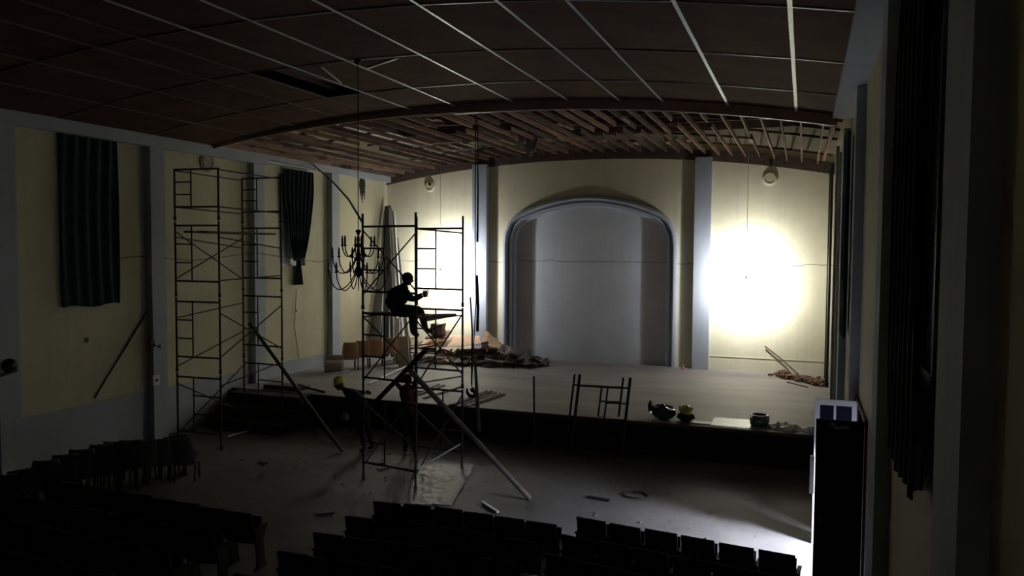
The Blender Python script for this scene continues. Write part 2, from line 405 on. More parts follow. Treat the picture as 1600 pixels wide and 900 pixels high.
# joists over the stage
random.seed(5)
x = LX+.35
while x < .55:
    z = prof(x)+.05+random.uniform(-.02, .02)
    y0, y1 = 17.0, BY-.07
    r = random.random()
    if -10.2 < x < -8.6 and r < .5: y0 = random.uniform(20, 22)
    segs = [(y0, y1)]
    if r > .62:
        m_ = random.uniform(19.5, 23); segs = [(y0, m_), (m_+random.uniform(.3, 1.2), y1)]
    for a_, b_ in segs:
        MB().beam((x+random.uniform(-.03, .03), a_, z), (x+random.uniform(-.03, .03), b_, z), .042, .12).build('joist', JOIST if random.random() < .6 else JOIST2, ceil)
    x += .425
for y in (18.3, 19.7, 21.3, 23.0, 24.8):     # noggins and cross battens between the joists
    for i in range(14):
        x0 = LX+.1+i*1.11; x1 = x0+1.1
        if random.random() < .18: continue
        MB().beam((x0, y+random.uniform(-.05, .05), prof(x0)+.14), (x1, y+random.uniform(-.05, .05), prof(x1)+.14), .05, .06).build('noggin', JOIST if random.random() < .5 else DARKWOOD, ceil)
for k in range(26):                           # broken board ends still nailed up
    x0 = random.uniform(LX+.6, .1); y0 = random.uniform(17.2, 24); L_ = random.uniform(.35, .9)
    MB().beam((x0, y0, prof(x0)-.04), (x0, y0+L_, prof(x0)-.04), .10, .03).build('board_remnant', JOIST, ceil)
for k in range(6):                            # deep main rafters above
    y = 17.6+k*1.75
    MB().beam((LX, y, 8.75), (RX, y, 8.75), .12, .3).build('rafter', DARKWOOD, ceil)
for k, (px, py, w_, l_) in enumerate(((610, 218, 1.7, 3.0), (550, 205, 1.1, 2.4), (830, 205, .45, .8), (815, 200, .3, .6))):
    p = at(px, py, Z=8.3)
    if k < 2:                                 # grey corrugated sheets lying on the joists
        mb = MB(); mb.sheet(lambda u, v: (p.x-w_/2+w_*u, p.y-l_/2+l_*v, 8.3+.025*math.sin(u*w_*40)), 24, 1, .006); mb.build('corrugated_sheet', mat('pale_roof_sheet', (.33, .32, .31), .5, .3, .2), ceil, smooth=True)
    else:                                     # grey insulation rags hanging down
        mb = MB(); mb.sheet(lambda u, v: (p.x+w_*(u-.5)*(1-.3*v), p.y+.06*math.sin(u*7+v*3), 8.3-l_*v*(.8+.2*math.sin(u*5))), 6, 6, .02); mb.build('hanging_rag', mat('grey_rag', (.2, .19, .18), .9), ceil, smooth=True)
MB().box((-.35, 17.1, 7.62), (.5, 18.2, 7.66)).build('board_remnant', BOARDP, ceil)
MB().beam(at(1303, 192, Y=17.2), at(1287, 248, Y=26.2), .07, .16).build('joist', JOIST, ceil)
# wiring conduit hanging below the joists
for pts in (((560, 262), (640, 238), (745, 233)), ((590, 240), (680, 224), (722, 222))):
    MB().tube([at(a_, b_, Z=7.9) for a_, b_ in pts], .016, 6).build('conduit', BATTEN, ceil)
# ------------------------------------------------------------------ wall fittings
def disc_plate(name, label, c, nrm, r, m, hole=True, cat='wall plate'):
    q = V(nrm).to_track_quat('Z', 'Y').to_matrix().to_4x4(); M = Matrix.Translation(c) @ q
    t = thing(name, label, cat, c)
    MB().lathe([(r, 0), (r*1.03, .02), (r*.95, .05), (r*.7, .06), (.001, .06)], 28, M).build('plate', m, t, smooth=True)
    MB().lathe([(r*.75, .058), (r*.75, .075), (r*.69, .075), (r*.69, .058)], 28, M).build('raised_ring', m, t, smooth=True)
    if hole: MB().lathe([(r*.27, .055), (r*.25, .1), (.001, .1)], 14, M @ Matrix.Translation((r*.12, r*.35, 0))).build('hole', BLACK, t)
    return t
p = at(672, 291, Y=BY); disc_plate('round_wall_plate', 'round cream plate with a dark hole on the back wall, left of the arch', p, (0, -1, 0), .2, CREAM)
p = at(1203, 279, Y=BY); t = disc_plate('round_wall_plate', 'round plain cream plate on the back wall, right of the arch', p, (0, -1, 0), .23, CREAM, False)
MB().tube([p+V((.02, -.05, .36)), p+V((.03, -.08, .45)), p+V((0, -.05, .6))], .035, 8).build('bracket', BLACK, t)
p = at(322, 253, X=LX); disc_plate('round_wall_plate', 'round cream plate on the left wall above the tall scaffold', p, (1, 0, 0), .26, mat('shaded_cream_plate', (.36, .32, .24), .8), False)  # cream darkened in the colour to stand in for the plate's shading
p = at(566, 289, X=LX)
mb = MB(); mb.lathe([(.22, 0), (.2, .012), (.001, .012)], 14, Matrix.Translation(p) @ V((1, 0, 0)).to_track_quat('Z', 'Y').to_matrix().to_4x4() @ Matrix.Scale(1.5, 4, (0, 1, 0)))
for k in range(5): mb.beam(p+V((.006, -.16+k*.08, -.2)), p+V((.006, -.14+k*.07, -.4-.12*(k % 3))), .03, .012)
mb.build('vent_hole', BLACK, wl)
for px, py, r in ((135, 531, .055), (700, 0, 0), (463, 486, .03)):
    if r: MB().lathe([(r, 0), (r, .012), (.001, .012)], 12, Matrix.Translation(at(px, py, X=LX)) @ V((1, 0, 0)).to_track_quat('Z', 'Y').to_matrix().to_4x4()).build('hole', BLACK, wl)
p = at(239, 537, X=LX+.2)
t = thing('wall_lamp', 'small broken wall lamp with dark bracket on the pilaster beside the tall scaffold', 'lamp', p)
MB().box(p+V((-.01, -.12, -.08)), p+V((.05, .02, .08))).build('back_plate', BLACK, t, bevel=.008)
MB().tube([p+V((.04, -.05, 0)), p+V((.14, -.02, -.05)), p+V((.16, .08, -.08)), p+V((.1, .16, -.02))], .014).build('bracket_arm', BLACK, t)
MB().ball(p+V((.12, .12, -.07)), .06, 10).build('shade', WHITE, t, smooth=True)
p = at(242, 594, X=LX+.2)
t = thing('switch_box', 'small white electrical box on the pilaster below the broken wall lamp', 'box', p)
MB().box(p+V((-.01, -.1, -.13)), p+V((.05, .12, .13))).build('box_body', WHITE, t, bevel=.01)
MB().box(p+V((.05, -.02, -.03)), p+V((.065, .04, .03))).build('switch', BLACK, t)
p = at(12, 571, X=LX+.2)
t = thing('wall_lamp', 'dark round wall lamp on the leftmost pilaster', 'lamp', p)
MB().lathe([(.13, 0), (.14, .05), (.12, .12), (.05, .16), (.001, .16)], 18, Matrix.Translation(p) @ V((1, 0, 0)).to_track_quat('Z', 'Y').to_matrix().to_4x4()).build('shade', BLACK, t, smooth=True)
MB().beam(p+V((.02, -.2, -.18)), p+V((.02, .18, -.12)), .03, .05).build('bracket', BLACK, t)
# curtain rail along the top of the left wall, loose conduit on the wall
tag(MB().tube([at(412, 249, X=LX+.18), at(450, 256, X=LX+.18), at(492, 264, X=LX+.18)], .028).build('curtain_rail', BLACK), 'thin black curtain rail above the tied curtain', 'rail')
tag(MB().tube([at(230, 487, X=LX+.03), at(195, 545, X=LX+.03), at(168, 588, X=LX+.03), at(148, 622, X=LX+.03)], .018, 6).build('wall_cable', DARKWOOD), 'brown cable slanting down the left wall to the dado', 'cable')
tag(MB().tube([at(463, 452, X=LX+.04), at(460, 510, X=LX+.03), at(467, 560, X=LX+.03)], .01, 6).build('wall_cable', ROPE), 'thin cord hanging under the tied curtain', 'cable')
mb = MB().tube([at(182, 405, X=LX+.02), at(215, 400, X=LX+.02), at(300, 407, X=LX+.24), at(400, 395, X=LX+.25), at(500, 410, X=LX+.23), at(515, 405, X=LX+.22)], .008, 5)
tag(mb.build('wall_cable', ROPE), 'thin loose cable strung along the left wall behind the tall scaffold', 'cable')
# sloping stick drawn against the back wall, lower right, with loose wire
tag(MB().tube([at(1195, 541, Y=BY-.06), at(1222, 562, Y=BY-.1), at(1247, 585, Y=BY-.3)], .022, 6).build('fallen_lath', DARKWOOD), 'thin wooden lath leaning on the back wall above the rubble', 'lath')
# ------------------------------------------------------------------ curtains
def curtain(name, label, c, wdt, z0, z1, folds, taper=None, m=CURTAIN, side=1, swing=0):
    """pleated curtain hanging against a side wall, running along Y"""
    def f(u, v):
        z = z1+(z0-z1)*v
        k = taper(v) if taper else 1
        y = c.y+(u-.5)*wdt*k+swing*v
        return (c.x+side*(.05+(.035+.03*(1-k))*math.sin(u*folds*2*math.pi+1.5*math.sin(v*3))), y, z+.03*math.sin(u*9)*v)
    t = thing(name, label, 'curtain', (c.x, c.y, z0))
    MB().sheet(f, folds*8, 20, .006).build('cloth', m, t, smooth=True)
    return t
t = curtain('curtain', 'long flat dark green curtain on the left wall near the photo edge', V((LX+.02, 13.2, 0)), 1.5, 3.4, 7.13, 5)
MB().beam((LX+.07, 12.4, 7.12), (LX+.07, 14.0, 7.15), .03, .05).build('top_batten', DARKWOOD, t)
tp = lambda v: 1-.62*max(0, (v-.15)/.85)**1.4
t = curtain('curtain', 'dark green curtain gathered and knotted at the bottom behind the tall scaffold', V((LX+.06, 20.85, 0)), 1.55, 4.35, 7.12, 7, tp, swing=-.02)
MB().sheet(lambda u, v: (LX+.1+.05*math.sin(u*19), 20.83+(u-.5)*(.16+.28*v), 4.36-.8*v), 16, 6, .01).build('tail', CURTAIN, t, smooth=True)
MB().tube([(LX+.18*math.cos(a)*.6+.1, 20.83+.17*math.sin(a), 4.36) for a in [k*math.pi/6 for k in range(13)]], .05).build('knot', CURTAIN, t, smooth=True)
pr = lambda v: 1
t = curtain('curtain', 'large black curtain with ragged hem hanging on the right wall close by', V((.80, 6.85, 0)), 1.7, 3.0, 7.15, 6, None, mat('near_black_curtain', (.008, .012, .014), .9, spec=.1), -1)
MB().sheet(lambda u, v: (.76+.02*math.sin(u*9), 5.75+.5*u, 3.4-v*(.25+.15*u)), 8, 4, .006).build('torn_hem', MATS['near_black_curtain'], t)
t = curtain('curtain', 'narrow dark blue curtain on the right wall beside the stage', V((.80, 17.0, 0)), 1.5, 3.05, 7.0, 6, None, mat('navy_curtain', (.02, .035, .06), .9, spec=.1), -1)
# pipes standing in the right corner of the stage
for k, (y, lab) in enumerate(((25.9, 'slim dark pipe running up the right wall, nearest the back wall'), (24.3, 'slim dark pipe running up the right wall, second from the back wall'), (20.3, 'slim pale pipe running up the right wall, nearest the hall'))):
    tag(rest(MB().tube([(.69, y, SZ), (.69, y, 3.2), (.69, y, 7.2)], .04, 8).build('wall_pipe', PLANKG if k == 2 else BLACK)), lab, 'pipe')
# ------------------------------------------------------------------ the open door on the right
door = struct('door_1', MB().box((.205, 11.5, .03), (.81, 11.545, 2.42)), mat('black_door_leaf', (.008, .008, .009), .8, spec=.15), None)
tag(door, 'tall black door leaf standing open at the right wall')
MB().tube([(.3, 11.5, .95), (.3, 11.44, .97), (.3, 11.44, 1.12), (.3, 11.5, 1.14)], .012).build('handle', STEEL, door)
MB().tube([(.40, 11.49, 2.38), (.46, 11.42, 2.33), (.62, 11.46, 2.35)], .02).build('door_closer', PLANKG, door)
mb = MB()
for a_, b_ in (((.215, 0), (.29, 2.36)), ((.76, 0), (.83, 2.36)), ((.291, 2.27), (.759, 2.36)), ((.495, 1.121), (.53, 2.269)), ((.291, 1.0), (.759, 1.12)), ((.291, .02), (.759, .3))):
    mb.box((a_[0], 13.42, a_[1]), (b_[0], 13.47, b_[1]))
d2 = struct('door_2', mb, WHITE)
tag(d2, 'white framed glazed door leaf just behind the black one')
for x0, x1, z0, z1 in ((.29, .495, 1.12, 2.27), (.53, .76, 1.12, 2.27), (.29, .76, .3, 1.0)):
    MB().box((x0, 13.44, z0), (x1, 13.45, z1)).build('pane', GLASS, d2)
MB().box((.16, 13.3, .85), (.225, 13.41, 1.45)).build('push_plate', BLACK, d2)
mb = MB()
for y0, y1, z0, z1 in ((11.58, 11.65, 0, 2.42), (13.55, 13.61, 0, 2.42), (11.58, 13.61, 2.35, 2.42)):
    mb.box((RX-.04, y0, z0), (RX+.27, y1, z1))
struct('trim_4', mb, DARKWOOD)
# ------------------------------------------------------------------ hanging bulbs over the stage
def work_bulb(x, y, z, label, pw, rw):
    t = thing('hanging_bulb', label, 'lamp', (x, y, z))
    M = Matrix.Translation((x, y, z))
    MB().lathe([(.001, -.075), (.045, -.06), (.06, -.01), (.05, .035), (.028, .07), (.024, .085)], 16, M).build('bulb', mat('lit_bulb', (1, 1, 1), emit=(*BULB_COL, 60)), t, smooth=True)
    MB().lathe([(.028, .082), (.034, .09), (.034, .15), (.02, .18), (.001, .185)], 14, M).build('socket', WHITE, t, smooth=True)
    MB().tube([(x, y, z+.18), (x, y, z+1.5), (x, y, prof(x)+.02)], .007, 6).build('cord', WHITE, t)
    l = add_light('bulb_light', 'POINT', (x, y, z-.01), pw, BULB_COL, shadow_soft_size=.065)
    l2 = add_light('wall_boost_spot', 'SPOT', (x, y+.03, z), rw, BULB_COL, shadow_soft_size=.08, spot_size=math.radians(176), spot_blend=.7)  # added spot that brightens the back wall; the bare bulb has no reflector
    l2.rotation_euler = (math.radians(90), 0, 0)
    for q_ in (l, l2): q_.parent = t; q_.matrix_parent_inverse = Matrix.Translation((x, y, z)).inverted()
    return t
work_bulb(-1.68, 25.45, 3.75, 'lit bare bulb in front of the back wall, right of the arch', BULB_W*.6, WALL_BOOST_W)
work_bulb(-12.15, 25.45, 3.85, 'lit bare bulb in front of the back wall, left of the arch', BULB_W, WALL_BOOST_W)
# ------------------------------------------------------------------ scaffolding
def frame_unit(t, P, Q, zb, h, rails, ladder, split=.42, tall=0):
    """one H frame between base points P and Q: posts mesh with rails, ladder post and ladder rungs as its children"""
    up = V((0, 0, 1)); r = .024
    fr = MB().tube([P+up*(zb+rails[-1]), Q+up*(zb+rails[-1])], r*.9).build('frame', STEEL, t, smooth=True)
    for e in (P, Q): MB().tube([e+up*zb, e+up*(zb+.09), e+up*(zb+.0901), e+up*(zb+h)], [r*1.4, r*1.4, r, r]).build('post', STEEL, fr, smooth=True)
    for z in rails[:-1]: MB().tube([P+up*(zb+z), Q+up*(zb+z)], r*.9).build('rail', STEEL, fr, smooth=True)
    if ladder:
        S, E = (P, Q) if ladder == 1 else (Q, P)
        m_ = S.lerp(E, split)
        MB().tube([m_+up*(zb+rails[0]), m_+up*(zb+rails[-1])], r*.7).build('ladder_post', STEEL, fr, smooth=True)
        for k in (1, 2):
            z = zb+rails[0]+(rails[-1]-rails[0])*k/3
            MB().tube([S+up*z, m_+up*z], r*.7).build('rung', STEEL, fr, smooth=True)
    return fr
def brace(t, A_, B_, r=.016): return MB().tube([A_, B_], r, 7).build('brace', STEEL, t, smooth=True)
up = V((0, 0, 1))
# the middle tower
def base(px, py, D): p = at(px, py, D=D); return V((p.x, p.y, 0))
L1 = base(567, 450, 15.9); M1 = base(649.5, 450, 15.2); N1 = base(651, 450, 17.2); R1 = base(723, 450, 16.75)
mt = thing('scaffold_tower', 'dark steel scaffold tower in the middle of the hall, carrying a seated worker', 'scaffold', (L1+M1+N1+R1)/4)
for P, Q, lad in ((L1, M1, 1), (N1, R1, 1)):
    for k, zb in enumerate((0, 1.74, 3.48)):
        frame_unit(mt, P, Q, zb, 1.72 if k < 2 else 1.93, (.37, 1.67), (2 if k == 0 else 1) if P is N1 else 1)
for P, Q in ((L1, N1), (M1, R1)):
    for k, zb in enumerate((0, 1.74, 3.48)):
        if P is M1 and k == 2:
            brace(mt, P+up*5.1, Q+up*5.05); continue
        brace(mt, P+up*(zb+.3), Q+up*(zb+1.6)); brace(mt, P+up*(zb+1.6), Q+up*(zb+.3))
brace(mt, L1+up*3.33, N1+up*3.40); brace(mt, M1+up*3.38, R1+up*3.3); brace(mt, M1+up*2.1, R1+up*2.0)
# plank the worker sits on, and raking props
pk = L1.lerp(N1, .25); pe = M1.lerp(R1, .25)
tag(rest(MB().beam(L1.lerp(N1, .12)+up*3.39, L1.lerp(N1, .12)+(M1-L1)*.93+up*3.39, .22, .04).build('scaffold_board', PLANKG)), 'grey scaffold board the seated worker sits on', 'board')
q = L1.lerp(N1, .32)
tag(rest(MB().beam(q+up*3.39, q+(M1-L1)*.9+up*3.39, .2, .04).build('scaffold_board', PLANKG)), 'grey scaffold board behind the one the worker sits on', 'board')
tag(MB().tube([at(828, 779, Z=.03), at(640, 578, D=14.6)], .052, 10).build('raking_prop', POLE, smooth=True), 'long pole leaning from the hall floor to the near leg of the middle scaffold', 'pole')
tag(MB().tube([at(548, 668, D=16.9), at(666, 546, D=15.0)], .05, 10).build('raking_prop', STEEL, smooth=True), 'dark pole crossing behind the near leg of the middle scaffold', 'pole')
tag(MB().tube([at(535, 705, Z=.03), at(390, 505, D=19.6)], .045, 10).build('raking_prop', POLE, smooth=True), 'long pole leaning between floor and the tall scaffold by the left wall', 'pole')
tag(MB().tube([at(652, 733, D=15.3), at(719, 694, D=16.2)], .018, 8).build('loose_tube', BATTEN), 'thin pale tube slanting across the foot of the middle scaffold', 'tube')
# pale tube lying over the stage edge behind the scaffold
tag(rest(MB().tube([at(576, 600, Z=SZ+.04), at(640, 570, Z=SZ+.04)], .03, 8).build('loose_tube', PLANKW)), 'white tube lying on the stage behind the middle scaffold', 'tube')
tag(rest(MB().tube([at(712, 492, D=17.0), at(660, 497, D=16.4)], [.03, .085], 10).build('rolled_sheet', PLANKG, smooth=True)), 'pale tapered roll sticking out beside the seated worker', 'roll')
# the tall tower by the left wall
P1 = base(343, 450, 18.2); P2 = base(275, 450, 18.55); P3 = base(440, 450, 20.4); P4 = base(380, 450, 20.9)
tt = thing('scaffold_tower', 'tall rusty scaffold tower standing along the left wall', 'scaffold', (P1+P2+P3+P4)/4)
for P, Q, lads in ((P1, P2, (1, 2, 2)), (P3, P4, (1, 2, 2))):
    for k, zb in enumerate((0, 1.78, 3.56)):
        frame_unit(tt, P, Q, zb, 1.76, (.36, 1.66), lads[k], .62 if k == 0 else .38)
    fr = frame_unit(tt, P, Q, 5.34, 1.2, (.31, 1.18), 2, .38)
for P, Q in ((P1, P3), (P2, P4)):
    brace(tt, P+up*6.5, Q+up*6.48); brace(tt, P+up*5.65, Q+up*5.6); brace(tt, P+up*4.95, Q+up*4.7)
for P, a_, Q, b_ in ((P2, 5.08, P4, 3.87), (P2, 3.97, P4, 4.96), (P1, 3.2, P3, 2.1), (P1, 2.16, P3, 3.23), (P2, 1.5, P4, .3), (P2, .3, P4, 1.6), (P1, 3.95, P3, 4.0), (P2, 3.05, P4, 3.25), (P2, 1.9, P4, 2.5), (P1, 1.5, P3, 1.75)):
    brace(tt, P+up*a_, Q+up*b_)
for k, (s, lab) in enumerate(((.3, 'scaffold deck board high on the tall left tower, nearer the hall'), (.62, 'scaffold deck board high on the tall left tower, nearer the wall'))):
    a_ = P1.lerp(P2, s); b_ = P3.lerp(P4, s)
    tag(rest(MB().beam(a_+(a_-b_)*.05+up*5.07, b_+(b_-a_)*.05+up*5.07, .24, .045).build('scaffold_board', DARKWOOD)), lab, 'board')
# two loose frames leaning on the stage front
for k, (pa, pb, pc, pd, lab) in enumerate((((906, 585), (985, 590), (897, 700), (979, 707), 'loose rusty scaffold frame leaning on the stage front, nearer one'), ((898, 585), (974, 590), (889, 695), (967, 700), 'loose rusty scaffold frame leaning on the stage front, farther one'))):
    dt, db = (18.15, 18.0) if k == 0 else (18.6, 18.45)
    a_ = at(*pa, D=dt); b_ = at(*pb, D=dt)
    c_ = V((a_.x-.14, a_.y-.22, .02)); d_ = V((b_.x-.14, b_.y-.22, .02))
    t = thing('trestle', lab, 'scaffold frame', (c_+d_)/2)
    rr = .036 if k == 0 else .026
    MB().tube([c_, a_], rr).build('post', STEEL, t, smooth=True); MB().tube([d_, b_], rr).build('post', STEEL, t, smooth=True)
    for s in (.86, .22): MB().tube([c_.lerp(a_, s), d_.lerp(b_, s)], .022).build('rail', STEEL, t, smooth=True)
    m0 = c_.lerp(d_, .58); m1 = a_.lerp(b_, .58)
    MB().tube([m0.lerp(m1, .22), m0.lerp(m1, .86)], .02).build('ladder_post', STEEL, t, smooth=True)
    for s in (.45, .66): MB().tube([m0.lerp(m1, s), d_.lerp(b_, s)], .018).build('rung', STEEL, t, smooth=True)
a_ = at(834, 588, D=18.5); tag(rest(MB().tube([V((a_.x+.1, a_.y-.2, .0)), a_], .025).build('steel_rod', STEEL)), 'single upright rusty rod leaning on the stage front', 'rod')
# ------------------------------------------------------------------ chandelier
cp = at(560, 400, D=14.1)
ch = thing('chandelier', 'dark bronze three tier chandelier hanging from the ceiling on a chain', 'chandelier', cp)
cz = lambda py: at(560, py, D=14.1).z
M = Matrix.Translation((cp.x, cp.y, 0))
MB().lathe([(.001, cz(456)), (.008, cz(452)), (.012, cz(434)), (.05, cz(430)), (.085, cz(426)), (.06, cz(420)), (.03, cz(416)), (.04, cz(411)), (.03, cz(408)), (.075, cz(406)), (.075, cz(403)), (.02, cz(400)), (.02, cz(392)), (.03, cz(390)), (.018, cz(387)), (.065, cz(385)), (.065, cz(383)), (.02, cz(380)), (.034, cz(374)), (.016, cz(368)), (.03, cz(365)), (.055, cz(361)), (.04, cz(359)), (.001, cz(358.5))], 16, M).build('stem', BRASS, ch, smooth=True)
mb = MB(); z = cz(359); ztop = prof(cp.x)
mb.tube([(cp.x, cp.y, z), (cp.x, cp.y, ztop)], .009, 6)
k = 0
mb.build('chain', BRASS, ch)
MB().lathe([(.07, ztop-.02), (.06, ztop-.06), (.02, ztop-.1)], 12, M).build('ceiling_rose', BRASS, ch, smooth=True)
for tier, (n, R_, z0, z1, low, ph) in enumerate(((6, .54, cz(426), cz(425), cz(453), .3), (6, .47, cz(404), cz(402), cz(427), .85), (6, .30, cz(384), cz(384), cz(401), .2))):
    for k in range(n):
        a = ph+2*math.pi*k/n; d = V((math.cos(a), math.sin(a), 0)); c = V((cp.x, cp.y, 0))
        pts = []
        for s in range(11):
            u = s/10; r_ = .05+(R_-.05)*(.5-.5*math.cos(math.pi*u*.5+math.pi*.5*u*u*.999)) if False else .05+(R_-.05)*(1-(1-u)**1.3)
            zz = z0+(low-z0)*math.sin(math.pi*min(1, u*1.15)) if u < .87 else None
            zz = (z0*(1-u)+z1*u)+(low-(z0+z1)/2)*math.sin(math.pi*u)**.8
            pts.append(c+d*r_+V((0, 0, zz)))
        ar = MB().tube(pts, .0105, 7).build('arm', BRASS, ch, smooth=True)
        e = pts[-1]
        MB().lathe([(.012, -.012), (.035, 0), (.036, .012), (.018, .018), (.017, .12), (.012, .16), (.004, .185)], 9, Matrix.Translation(e)).build('candle', BRASS, ar, smooth=True)
# ------------------------------------------------------------------ hoist rope with hook, cable, hanging pole
rp = at(743, 178, Y=16.93); zl = 1.55
D_ = 17.95
t = thing('hoist_rope', 'dark doubled hoist rope with a hook hanging from the ceiling edge', 'rope', (rp.x, rp.y, 1.5))
pts = [at(743, 178, D=D_), at(742.5, 380, D=D_), at(744, 470, D=D_), at(740, 540, D=D_), at(737, 605, D=D_)]
MB().tube(pts, .013, 7).build('rope', ROPE, t)
MB().tube([at(746, 182, D=D_), at(747, 300, D=D_), at(746, 378, D=D_)], [.012, .018, .028], 7).build('rope_tail', ROPE, t)
MB().tube([at(735, 464, D=D_), at(738, 520, D=D_), at(737, 600, D=D_)], .02, 7).build('rope_tail', ROPE, t)
MB().tube([at(745, 430, D=D_), at(747, 480, D=D_), at(746, 518, D=D_)], .035, 7).build('rope_tail', ROPE, t)
h = at(737, 606, D=D_)
MB().tube([h, h+V((.03, 0, -.06)), h+V((.09, 0, -.11)), h+V((.05, 0, -.19)), h+V((-.04, 0, -.19)), h+V((-.11, 0, -.12)), h+V((-.12, 0, -.02))], [.05, .06, .045, .05, .05, .035, .02], 8).build('hook', BLACK, t, smooth=True)
tag(MB().tube([at(742, 560, D=17.6), at(745, 610, D=17.6), at(748, 674, D=17.6)], [.03, .04, .055], 8).build('hanging_pole', POLE), 'pale grey pole hanging upright in front of the stage beside the hook', 'pole')
tag(MB().tube([at(490, 258, X=LX+.2), at(520, 284, D=22), at(545, 312, D=19), at(566, 347, D=15.9)], .024, 7).build('sagging_cable', BLACK, smooth=True), 'black cable running from the left wall top down to the middle scaffold', 'cable')
ORD = ['first', 'second', 'third', 'fourth', 'fifth', 'sixth', 'seventh', 'eighth', 'ninth', 'tenth']
# ------------------------------------------------------------------ long planks leaning in the left corner of the stage
random.seed(3)
DPK = mat('dark_plank', (.10, .10, .115), .7)
LEAN = [(601, 350, 579, 530, .24, PLANKG, 'dull grey'), (604, 328, 588, 530, .22, PLANKG, 'tall grey'), (598, 392, 594, 532, .16, DPK, 'short dark'), (606, 322, 603, 532, .24, DPK, 'broad charcoal'),
        (609, 326, 613, 532, .12, DPK, 'narrow charcoal'), (611, 324, 622, 530, .13, PLANKW, 'bright white'), (615, 330, 631, 532, .09, PLANKW, 'narrow white'), (620, 372, 640, 530, .14, PLANKG, 'short mid grey')]
for k, (tx, ty, bx, by, wd, m_, cn) in enumerate(LEAN):
    tpt = at(tx, ty, Y=26.42-.05*k); bpt = at(bx, by+18, Y=25.1-.06*k)
    bpt.z = SZ+.02
    bpt = V((at(bx, by, Y=25.1-.05*k).x, 25.1-.05*k, SZ+.02))
    mb = MB(); mb.beam(bpt, tpt, wd, .05, up=(0, 1, 0))
    if m_ is PLANKW: d_ = (tpt-bpt).normalized(); s_ = V((wd*.42, -.04, 0)); mb.beam(bpt+s_, tpt+s_, .03, .05, up=(0, 1, 0)); mb.beam(bpt+V((-wd*.42, -.04, 0)), tpt+V((-wd*.42, -.04, 0)), .03, .05, up=(0, 1, 0))
    tag(rest(mb.build('long_plank', m_)), '%s long plank leaning in the back left corner, %s from the left' % (cn, (ORD[:7]+['last'])[k]), 'plank', 'planks leaning in the corner')
p = at(618, 500, Y=23.6)
tag(rest(MB().beam(V((at(619, 550, Y=23.8).x, 23.8, SZ)), at(621, 497, Y=24.0), .2, .05, up=(0, 1, 0)).build('short_post', PLANKW)), 'short bright white post standing below the seated worker', 'post')
tag(rest(MB().beam(V((at(632, 566, Y=23.0).x, 23.0, SZ)), at(629, 527, Y=23.4), .42, .04, up=(0, 1, 0)).build('pale_board', BOARDP)), 'pale board propped upright beside the rubbish heap', 'board')
# ------------------------------------------------------------------ chairs
def round_chair(loc=(0, 0, 0), m=TAN):
    t = thing('theatre_seat', '', 'seat', loc)
    def f(u, v):
        a = (u-.5)*2.3; wv = .25*(1-.18*max(0, v-.7)/.3)
        return (wv*math.sin(a)/math.sin(1.15), -.02+.13*(math.cos(a)-.4)*-1-.10*v, .36+.56*v)
    b = MB().sheet(f, 12, 6, .03).build('backrest', m, t, smooth=True)
    s = MB().sheet(lambda u, v: (-.21+.42*u, .03+.33*v, .40+.03*math.sin(math.pi*u)+.06*v), 6, 4, .05).build('seat', SEAT, t, smooth=True)
    for sx in (-1, 1):
        MB().tube([(sx*.24, -.06, 0), (sx*.24, .0, .3), (sx*.24, -.08, .62)], .018).build('leg', BLACK, t)
        MB().tube([(sx*.24, .3, 0), (sx*.24, .22, .36), (sx*.24, -.02, .4)], .018).build('leg', BLACK, t)
    return t
def plain_seat():
    t = thing('theatre_seat', '', 'seat')
    def f(u, v):
        return (-.225+.45*u, -.03-.035*math.sin(math.pi*u)*1.0-.10*v, .40+.47*v+(.012*math.sin(math.pi*u) if v == 1 else 0))
    MB().sheet(f, 6, 3, .028).build('backrest', SEAT, t, smooth=True)
    MB().sheet(lambda u, v: (-.21+.42*u, .04+.09*v+.03*math.sin(v*3.14), .40+.34*v), 4, 4, .035).build('seat', SEAT, t, smooth=True)
    for sx in (-1, 1):
        mb = MB(); x = sx*.243
        mb.add([(x-.012, y, z) for y, z in ((-.12, 0), (.2, 0), (.14, .06), (.1, .4), (.18, .6), (-.1, .6), (-.06, .3), (-.05, .06))] + [(x+.012, y, z) for y, z in ((-.12, 0), (.2, 0), (.14, .06), (.1, .4), (.18, .6), (-.1, .6), (-.06, .3), (-.05, .06))],
               [tuple(range(8))[::-1], tuple(range(8, 16))] + [(i, (i+1) % 8, 8+(i+1) % 8, 8+i) for i in range(8)])
        fr = mb.build('side_frame', BLACK, t)
        MB().box((x-.022, -.12, .6), (x+.022, .19, .63)).build('armrest', SEAT, fr)
    return t
bpy.context.view_layer.update()
rc = round_chair(); index_children(rc)
cands = []
c0 = [at(548, 572, Z=SZ), at(566, 569, Z=SZ), at(584, 566, Z=SZ)]
for k, px in enumerate((545, 564, 584, 607, 628)):
    o = rc if k == 0 else copy_tree(rc)
    p = at(px, 579-k*3.2, Z=SZ); o.location = (p.x, p.y+.1, SZ); o.rotation_euler = (0, 0, math.radians(34+random.uniform(-5, 5)))
    o['group'] = 'tan seats dumped on the stage'
    o['label'] = ['tan round-backed seat on the stage by the left wall, leftmost of the row', 'tan round-backed seat on the stage, second from the left', 'tan round-backed seat on the stage, third from the left, just behind the scaffold leg', 'tan round-backed seat on the stage, fourth from the left, in front of the leaning planks', 'tan round-backed seat on the stage, rightmost of the row, beside the rubbish heap'][k]
lw = [(285, 683), (253, 684), (232, 686), (207, 686), (183, 688), (158, 692), (130, 700), (103, 708), (75, 717)]
rc2 = round_chair((0, 0, 0), mat('dull_grey_seat_shell', (.10, .085, .075), .6)); index_children(rc2); rcf = True
